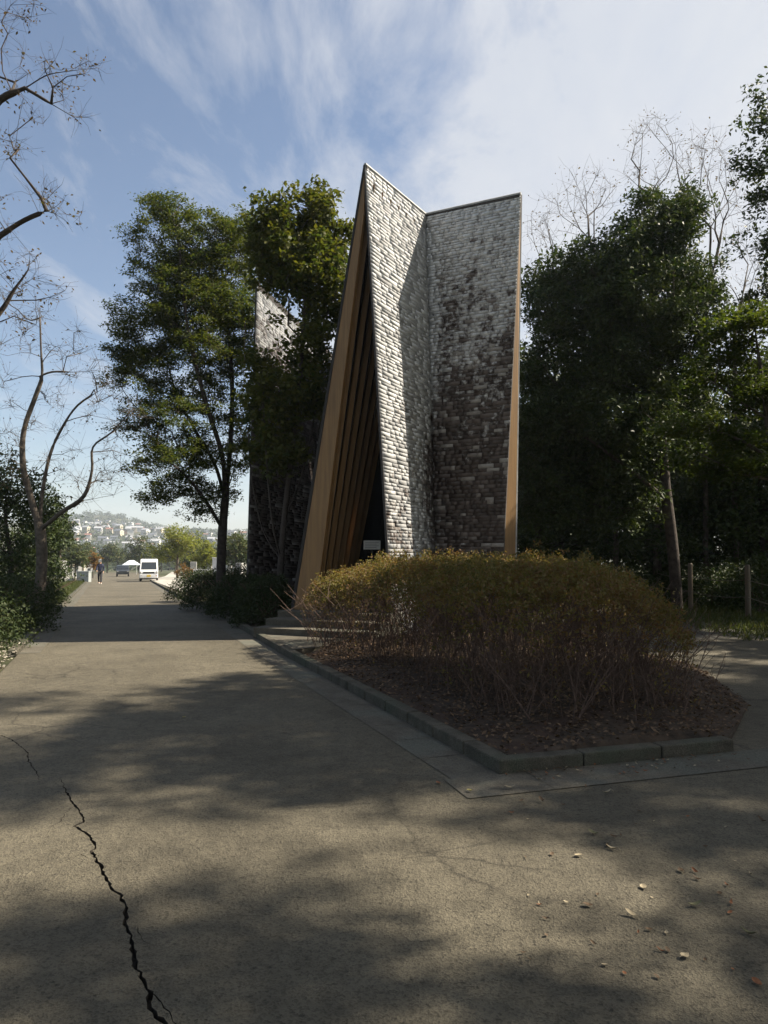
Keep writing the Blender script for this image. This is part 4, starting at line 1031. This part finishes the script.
# ================================================================== PERSON
pY = 54.0; pX = (101-384)/F*pY
person = thing('person', 'person in navy jacket and white cap walking along the left side of the road', 'person', (pX, pY, H(pX, pY)), R(15))
def skin(name, verts, edges, radii, mat, parent, root=0, sub=2):
    me = bpy.data.meshes.new(name); me.from_pydata([Vector(v) for v in verts], edges, []); me.materials.append(mat)
    o = link(bpy.data.objects.new(name, me), parent)
    o.modifiers.new('skin', 'SKIN').use_smooth_shade = True
    sv = me.skin_vertices if len(me.skin_vertices) else None
    if sv is None:
        bpy.context.view_layer.objects.active = o; bpy.ops.mesh.customdata_skin_add(); sv = me.skin_vertices
    for i, r in enumerate(radii): sv[0].data[i].radius = (r, r) if not isinstance(r, tuple) else r; sv[0].data[i].use_root = (i == root)
    s = o.modifiers.new('sub', 'SUBSURF'); s.levels = s.render_levels = sub
    return o
# joints, walking towards the camera: left leg forward
J = dict(pel=(0, 0, .92), wst=(0, -.01, 1.05), chest=(0, -.02, 1.28), neck=(0, -.03, 1.45), head0=(0, -.04, 1.52), head1=(0, -.045, 1.60), head2=(0, -.04, 1.68),
         shL=(.17, -.02, 1.40), elL=(.23, .10, 1.14), wrL=(.22, .02, .92), hdL=(.215, -.02, .85), shR=(-.17, -.02, 1.40), elR=(-.23, -.10, 1.14), wrR=(-.20, -.24, .98), hdR=(-.195, -.29, .93),
         hpL=(.09, 0, .88), knL=(.10, -.20, .50), anL=(.10, -.26, .09), toL=(.10, -.42, .05), hpR=(-.09, 0, .88), knR=(-.10, .05, .48), anR=(-.10, .27, .13), toR=(-.10, .16, .03))
names = list(J); idx = {k: i for i, k in enumerate(names)}
ed = [('pel', 'wst'), ('wst', 'chest'), ('chest', 'neck'), ('neck', 'head0'), ('head0', 'head1'), ('head1', 'head2'), ('chest', 'shL'), ('shL', 'elL'), ('elL', 'wrL'), ('wrL', 'hdL'), ('chest', 'shR'), ('shR', 'elR'), ('elR', 'wrR'), ('wrR', 'hdR'),
      ('pel', 'hpL'), ('hpL', 'knL'), ('knL', 'anL'), ('anL', 'toL'), ('pel', 'hpR'), ('hpR', 'knR'), ('knR', 'anR'), ('anR', 'toR')]
rd = dict(pel=.13, wst=.12, chest=.14, neck=.055, head0=.075, head1=.095, head2=.075, shL=.06, elL=.04, wrL=.028, hdL=.034, shR=.06, elR=.04, wrR=.028, hdR=.034, hpL=.085, knL=.058, anL=.038, toL=.035, hpR=.085, knR=.058, anR=.038, toR=.035)
vs = [J[k] for k in names]; es = [(idx[a], idx[b]) for a, b in ed]; rds = [rd[k] for k in names]
for s, hd, wr in ((1, 'hdL', 'wrL'), (-1, 'hdR', 'wrR')):       # fingers and thumb
    h_ = Vector(J[hd]); d = (h_-Vector(J[wr])).normalized(); sd = d.cross(Vector((1, 0, 0))).normalized()
    for k in range(4):
        a = h_ + d*.03 + sd*(.024*(k-1.5)); b = a + d*(.045+.008*(1.5-abs(k-1.5)))+Vector((-.012*s, 0, 0)); vs += [tuple(a), tuple(b)]; es += [(idx[hd], len(vs)-2), (len(vs)-2, len(vs)-1)]; rds += [.010, .008]
    a = h_ + sd*.045; vs.append(tuple(a + d*.03)); es.append((idx[hd], len(vs)-1)); rds.append(.010)
skin('body', vs, es, rds, M['skin'], person)
def sub(names_, grow_, mat, nm, es_):
    ix = {k: i for i, k in enumerate(names_)}
    return skin(nm, [J[k] for k in names_], [(ix[a], ix[b]) for a, b in es_], [rd[k]+grow_ for k in names_], mat, person)
sub(['pel', 'wst', 'chest', 'neck', 'shL', 'elL', 'wrL', 'shR', 'elR', 'wrR'], .022, M['navy'], 'jacket', [('pel', 'wst'), ('wst', 'chest'), ('chest', 'neck'), ('chest', 'shL'), ('shL', 'elL'), ('elL', 'wrL'), ('chest', 'shR'), ('shR', 'elR'), ('elR', 'wrR')])
sub(['pel', 'hpL', 'knL', 'anL', 'hpR', 'knR', 'anR'], .018, M['trouser'], 'trousers', [('pel', 'hpL'), ('hpL', 'knL'), ('knL', 'anL'), ('pel', 'hpR'), ('hpR', 'knR'), ('knR', 'anR')])
for a, t_ in (('anL', 'toL'), ('anR', 'toR')):
    A_ = Vector(J[a]); T_ = Vector(J[t_]); skin('shoe', [A_+Vector((0, .05, -.045)), A_.lerp(T_, .5)+Vector((0, 0, -.02)), T_], [(0, 1), (1, 2)], [.048, .05, .045], M['white'], person)
skin('cap', [(0, -.03, 1.70), (0, -.04, 1.735), (0, -.13, 1.685)], [(0, 1), (0, 2)], [.105, .07, .05], M['white'], person)
mb = MB()                                                        # face
mb.tube([(0, -.125, 1.62), (0, -.155, 1.595)], [.010, .014], 6); mb.build('nose', M['skin'], person)
mb = MB()
for s in (-1, 1): mb.box(s*.035-.013, s*.035+.013, -.141, -.130, 1.622, 1.634)
mb.box(-.024, .024, -.135, -.125, 1.560, 1.567); mb.build('eyes_and_mouth', M['black'], person)

# ================================================================== MIDDLE DISTANCE
def copyable(px, Y, dz=0):
    X = (px-384)/F*Y; return Vector((X, Y, H(X, Y)+dz))
def grave(label, c, w, h, rz):
    g_ = thing('grave_monument', label, 'gravestone', c, rz, 'pale gravestones of the cemetery beside the road')
    mb = MB(); mb.box(-w, w, -w*.8, w*.8, -.1, .25); mb.box(-w*.7, w*.7, -w*.55, w*.55, .25, .48); mb.build('base', M['stone'], g_, bevel=.02)
    mb = MB(); mb.box(-w*.35, w*.35, -w*.3, w*.3, .48, h); mb.build('headstone', M['stone'], g_, bevel=.02); return g_
g0_ = grave('pale gravestone in the cemetery rows beside the road', copyable(52, 60), .7, 1.5, .3)
for i, (px, Y) in enumerate([(46, 66), (58, 70), (63, 62), (50, 78), (66, 82), (72, 76), (44, 90), (60, 95), (74, 92), (194, 66), (203, 78), (212, 70), (222, 84), (230, 66), (236, 78), (186, 92), (240, 60), (210, 100), (69, 104), (80, 110)]):
    o = copy_tree(g0_); o.location = copyable(px, Y); o.rotation_euler.z = i*.37; s_ = .8+.5*((i*7 % 5)/5); o.scale = (s_, s_, s_)
# white sign panel and post on the right
sgn = thing('sign_panel', 'white panel sign low behind the dark bush on the right verge', 'sign', copyable(202, 46), R(8))
mb = MB(); mb.box(-.5, .5, -.03, .03, .45, 1.05); mb.build('panel', M['white'], sgn, bevel=.01)
for x in (-.4, .4):
    mb = MB(); mb.tube([(x, .05, -.1), (x, .05, 1.0)], .03, 6); mb.build('leg', M['stone'], sgn)
po = MB(); c = copyable(215.5, 50); po.box(-.16, .16, -.12, .12, -.1, 1.75); po.box(-.19, .19, -.15, .15, 1.75, 1.82); o = po.build('stone_marker', M['white'], bevel=.01); o.location = c
tag(o, 'upright white stone marker left of the zelkova trunk', 'marker')
bx = MB(); c = copyable(85, 62); bx.box(-.5, .5, -.3, .3, -.1, .85); bx.box(-.54, .54, -.34, .34, .85, .92); o = bx.build('utility_cabinet', surf('grey_metal', (.25, .27, .27), (.3, .32, .32), 4, .6, 0), bevel=.02); o.location = c
tag(o, 'grey box shaped cabinet on the left verge beside the walking person', 'cabinet')
# light green tree beyond the van and others
def small_tree(label, px, Y, h, rpx, mat, seed, n=60, nl=48, size=.22, name='garden_tree', group=None):
    c = copyable(px, Y, -.05); r = rpx*Y/F
    return cloud_tree(name, label, 'tree', c, [[c, c+Vector((0, 0, h*.3)), c+Vector((.1, 0, h*.7))]],
        [((c.x-r*.3, c.y, c.z+h*.52), (r*.7, r*.7, h*.2)), ((c.x+r*.35, c.y, c.z+h*.6), (r*.65, r*.65, h*.22)), ((c.x, c.y, c.z+h*.8), (r*.5, r*.5, h*.18))], n, nl, (r*.16, r*.16, r*.12), size, M[mat], M['bark'], .022*h, .012, seed=seed, tw=1, seg=.8, shell=.3, group=group, up=.6)
small_tree('pale green spreading tree beyond the parked van', 178, 72, 5.6, 24, 'L_farlight', 81, 80, 60, .24)
small_tree('orange leaved low shrub tree right of the van', 186, 56, 1.5, 10, 'L_farorange', 82, 30, 40, .12)
small_tree('yellow green clump of tree above the white sign panel', 205, 68, 3.6, 15, 'L_farlight', 83)
small_tree('mid green bushy tree left of the zelkova trunk', 193, 80, 3.4, 13, 'L_far', 84)
small_tree('olive tree just right of the zelkova trunk', 236, 64, 4.0, 16, 'L_far', 85)
small_tree('small orange tree in the far left cemetery', 94, 84, 3.2, 9, 'L_farorange', 86, 40, 40, .2)
small_tree('dark round tree behind the grey cabinet on the left', 76, 74, 3.6, 13, 'L_far', 87)
small_tree('olive green tree over the dark car', 140, 150, 7.5, 18, 'L_far', 88, size=.4)
small_tree('dark leaning tree left of the pale gravestones', 60, 50, 5.6, 15, 'L_ever', 89)
small_tree('tall dark tree above the left gravestones', 48, 74, 9.6, 20, 'L_ever', 90, size=.25, n=90)
gproto = small_tree('mid green garden tree among the cemetery and gardens beyond the road', 108, 170, 7, 14, 'L_far', 91, size=.45, group='garden trees beyond the road')
for i, (px, Y) in enumerate([(66, 140), (84, 160), (96, 190), (118, 210), (150, 170), (162, 190), (176, 150), (190, 170), (204, 140), (218, 160), (232, 130), (244, 150), (72, 220), (128, 240), (156, 250), (200, 230), (225, 220), (52, 150), (104, 260), (186, 270), (240, 200), (140, 290), (88, 270), (170, 300), (215, 290)]):
    o = copy_tree(gproto); o.location = copyable(px, Y); o.rotation_euler.z = i*1.3; s_ = .75+.5*((i*11 % 7)/7); o.scale = (s_, s_, s_*.95)
# wooded hills and the greenery of the town: one uncountable mass
pts = []
def addclump(x, y, r, h, n):
    z = H(x, y)
    d = rng.normal(size=(n, 3)); d /= np.linalg.norm(d, axis=1)[:, None]; d[:, 2] = abs(d[:, 2])
    pts.append(np.array([x, y, z-1]) + d*np.array([r, r, h])*rng.uniform(.75, 1.05, (n, 1)))
k = 0
while k < 1500:
    Y = random.uniform(330, 1700); px = random.uniform(30, 255); X = (px-384)/F*Y
    h_ = H(X, Y); nn = noise.noise(Vector((X/45, Y/70, 5)))
    s_ = X*DX+Y*DY
    dens = .30 + .9*nn
    if s_ > 1180: dens = 1
    if px < 90 and 330 < Y < 520: dens = 1
    if (X+505)**2/110**2 + (Y-1330)**2/170**2 < 1: dens = 1
    if px > 175: dens += .35
    if random.random() < dens: addclump(X, Y, random.uniform(4, 8), random.uniform(5, 10), 40); k += 1
for _ in range(70):                                             # nearer wood on the left slope
    Y = random.uniform(270, 340); px = random.uniform(48, 90); X = (px-384)/F*Y; addclump(X, Y, random.uniform(4, 7), random.uniform(8, 16)*(1-max(0, px-75)/30), 110)
pa = np.concatenate(pts); v, f = leaves_at(pa, 2.6, rng, up=.8, aspect=.9, droop=0)
tag(mesh_np('distant_wood', v, f, M['L_ever']), 'far off woods and garden greenery over the hillside town', 'wood', kind='stuff')
# houses
walls = {'white': (.62, .61, .58), 'cream': (.52, .46, .36), 'grey': (.36, .36, .36), 'brown': (.3, .2, .14)}
roofs = {'slate grey': (.10, .11, .13), 'reddish brown': (.22, .10, .07), 'pale grey': (.34, .35, .37)}
wm = {k: flat('house_wall_'+k, c, .8) for k, c in walls.items()}; rm = {k: flat('house_roof_'+k.replace(' ', '_'), c, .6) for k, c in roofs.items()}
protos = []
for wk in walls:
    for rk in roofs:
        mb = MB(); w, d, h = random.uniform(4, 5.5), random.uniform(3.5, 4.5), random.uniform(5, 6.2)
        mb.box(-w, w, -d, d, -2, h, 0)
        mb.prism([(-w-.6, -d-.6, h), (w+.6, -d-.6, h), (w+.6, 0, h+2.4), (-w-.6, 0, h+2.4)], (0, 0, .25), 1); mb.prism([(-w-.6, 0, h+2.4), (w+.6, 0, h+2.4), (w+.6, d+.6, h), (-w-.6, d+.6, h)], (0, 0, .25), 1)
        mb.add([(-w, -d, h), (-w, d, h), (-w, 0, h+2.3), (w, -d, h), (w, d, h), (w, 0, h+2.3)], [(0, 1, 2), (3, 4, 5)], 0)
        for sx in (-.55, .05, .6):
            for z in (.9, 3.6): mb.box(sx*w-.6, sx*w+.6, -d-.05, -d+.02, z, z+1.1, 2)
        for z in (.9, 3.6): mb.box(w-.02, w+.05, -1.4, .6, z, z+1.1, 2)
        me_o = mb.build('house', [wm[wk], rm[rk], M['glass']]); C.objects.unlink(me_o); protos.append((me_o.data, wk, rk)); bpy.data.objects.remove(me_o)
cnt_h = 0; placed = []
rh = random.Random(5)
while cnt_h < 290:
    Y = 480+780*rh.random()**.8; px = rh.uniform(52, 178) if rh.random() < .85 else rh.uniform(178, 246); X = (px-384)/F*Y; s_ = X*DX+Y*DY
    if (X+505)**2/100**2 + (Y-1330)**2/170**2 < 1: continue
    if any((X-a)**2+(Y-b)**2 < 11**2 for a, b in placed): continue
    placed.append((X, Y)); me_, wk, rk = rh.choices(protos, [{'white': 5, 'cream': 2, 'grey': 1, 'brown': .3}[p[1]]*{'slate grey': 2, 'reddish brown': .6, 'pale grey': 3}[p[2]] for p in protos])[0]
    o = link(bpy.data.objects.new('house', me_)); o.location = (X, Y, H(X, Y)+1); o.rotation_euler.z = rh.choice([.2, 1.77, -.3, 3.3]) + rh.uniform(-.15, .15); sc = rh.uniform(.5, .85); o.scale = (sc, sc, sc)
    tag(o, f'{wk} walled house with {rk} roof in the distant hillside town', 'house', f'{wk} houses with {rk} roofs on the far hillside'); cnt_h += 1
for i, (px, Y, wk) in enumerate([(62, 250, 'white'), (72, 235, 'cream'), (80, 262, 'white'), (57, 230, 'cream'), (236, 300, 'white')]):
    me_ = [p for p in protos if p[1] == wk][0][0]; X = (px-384)/F*Y
    o = link(bpy.data.objects.new('house', me_)); o.location = (X, Y, H(X, Y)-.5); o.rotation_euler.z = .3*i; o.scale = (.8,)*3
    tag(o, ['pale house nearest the left wood above the gravestones', 'cream house low behind the left cemetery', 'white house just left of the walking person, below the town', 'cream house at the far left behind the bare cherry', 'white house alone right of the zelkova trunk'][i], 'house')

# ================================================================== HAZE
HZ = True
if HZ:
    mb = MB(); mb.box(-2500, 1200, -300, 2600, -90, 140); hz = mb.build('haze', None)
    hz.data.materials.clear(); m, nt = newmat('haze_air')
    vol = N(nt, 'ShaderNodeVolumePrincipled'); vol.inputs['Color'].default_value = (.80, .88, 1, 1); vol.inputs['Density'].default_value = .00032; vol.inputs['Anisotropy'].default_value = .2; vol.inputs['Density Attribute'].default_value = ''; m.cycles.homogeneous_volume = True
    o = N(nt, 'ShaderNodeOutputMaterial'); L(nt, vol.outputs[0], o.inputs['Volume']); hz.data.materials.append(m); hz['kind'] = 'stuff'; hz['label'] = 'thin pale air haze over the far town'; hz['category'] = 'haze'

# ================================================================== LIGHT
SUN = Vector((1, .18, 0)); EL = 44.0
az = math.atan2(SUN.x, SUN.y)
dirv = Vector((math.sin(az)*math.cos(R(EL)), math.cos(az)*math.cos(R(EL)), math.sin(R(EL))))
sl = bpy.data.lights.new('sun', 'SUN'); sl.energy = 5.0; sl.angle = R(.7); sl.color = (1, .90, .74)
so = link(bpy.data.objects.new('sun', sl)); so.rotation_euler = dirv.to_track_quat('Z', 'Y').to_euler()
w = bpy.data.worlds.new('World'); S.world = w; w.use_nodes = True; nt = w.node_tree
for n_ in list(nt.nodes): nt.nodes.remove(n_)
sky = N(nt, 'ShaderNodeTexSky', sky_type='NISHITA'); sky.sun_disc = False; sky.sun_elevation = R(EL); sky.sun_rotation = az; sky.air_density = 1.0; sky.dust_density = .8; sky.ozone_density = 1.3
tc = N(nt, 'ShaderNodeTexCoord').outputs['Generated']
sx = N(nt, 'ShaderNodeSeparateXYZ'); L(nt, tc, sx.inputs[0])
def math_(op, a, b=None, c=None):
    n_ = N(nt, 'ShaderNodeMath', operation=op)
    for i, v_ in enumerate((a, b, c)):
        if v_ is None: continue
        if hasattr(v_, 'links'): L(nt, v_, n_.inputs[i])
        else: n_.inputs[i].default_value = v_
    return n_.outputs[0]
zz = math_('ADD', math_('MAXIMUM', sx.outputs[2], 0.0), .12)
cx_ = math_('DIVIDE', sx.outputs[0], zz); cy_ = math_('DIVIDE', sx.outputs[1], zz)
cmb = N(nt, 'ShaderNodeCombineXYZ'); L(nt, cx_, cmb.inputs[0]); L(nt, cy_, cmb.inputs[1])
mpn = N(nt, 'ShaderNodeMapping'); mpn.inputs['Rotation'].default_value = (0, 0, R(-32)); mpn.inputs['Scale'].default_value = (1.7, .75, 1); L(nt, cmb.outputs[0], mpn.inputs[0])
n1 = tex(nt, 1.9, vec=mpn.outputs[0], detail=10, rough=.62); n1.inputs['Distortion'].default_value = .35
mp2 = N(nt, 'ShaderNodeMapping'); mp2.inputs['Location'].default_value = (3.1, 1.7, 0); L(nt, cmb.outputs[0], mp2.inputs[0])
n2 = tex(nt, .55, vec=mp2.outputs[0], detail=3)
# the cloud sheet thickens towards the right hand side of the sky
side_ = N(nt, 'ShaderNodeMapRange'); L(nt, sx.outputs[0], side_.inputs[0]); side_.inputs[1].default_value = -.30; side_.inputs[2].default_value = .35; side_.inputs[3].default_value = -.145; side_.inputs[4].default_value = .17
cov = math_('ADD', math_('ADD', math_('MULTIPLY', n1.outputs[0], .95), math_('MULTIPLY', n2.outputs[0], .35)), side_.outputs[0])
cf = ramp(nt, cov, [(.51, g3(0)), (.60, g3(.35)), (.72, g3(.85)), (.9, g3(1))])
up_ = N(nt, 'ShaderNodeMapRange'); L(nt, sx.outputs[2], up_.inputs[0]); up_.inputs[1].default_value = .03; up_.inputs[2].default_value = .3
cfm = math_('MULTIPLY', cf, up_.outputs[0])
skyc = mixc(nt, cfm, sky.outputs[0], (5.0, 5.2, 5.6))
bg = N(nt, 'ShaderNodeBackground'); L(nt, skyc, bg.inputs[0]); bg.inputs[1].default_value = .052
wo = N(nt, 'ShaderNodeOutputWorld'); L(nt, bg.outputs[0], wo.inputs[0])
S.view_settings.view_transform = 'Standard'; S.view_settings.look = 'None'; S.view_settings.exposure = 1.45; S.view_settings.gamma = 1
S.view_settings.use_curve_mapping = False
S.render.engine = 'CYCLES'
S.cycles.max_bounces = 4; S.cycles.transparent_max_bounces = 4; S.cycles.volume_bounces = 0
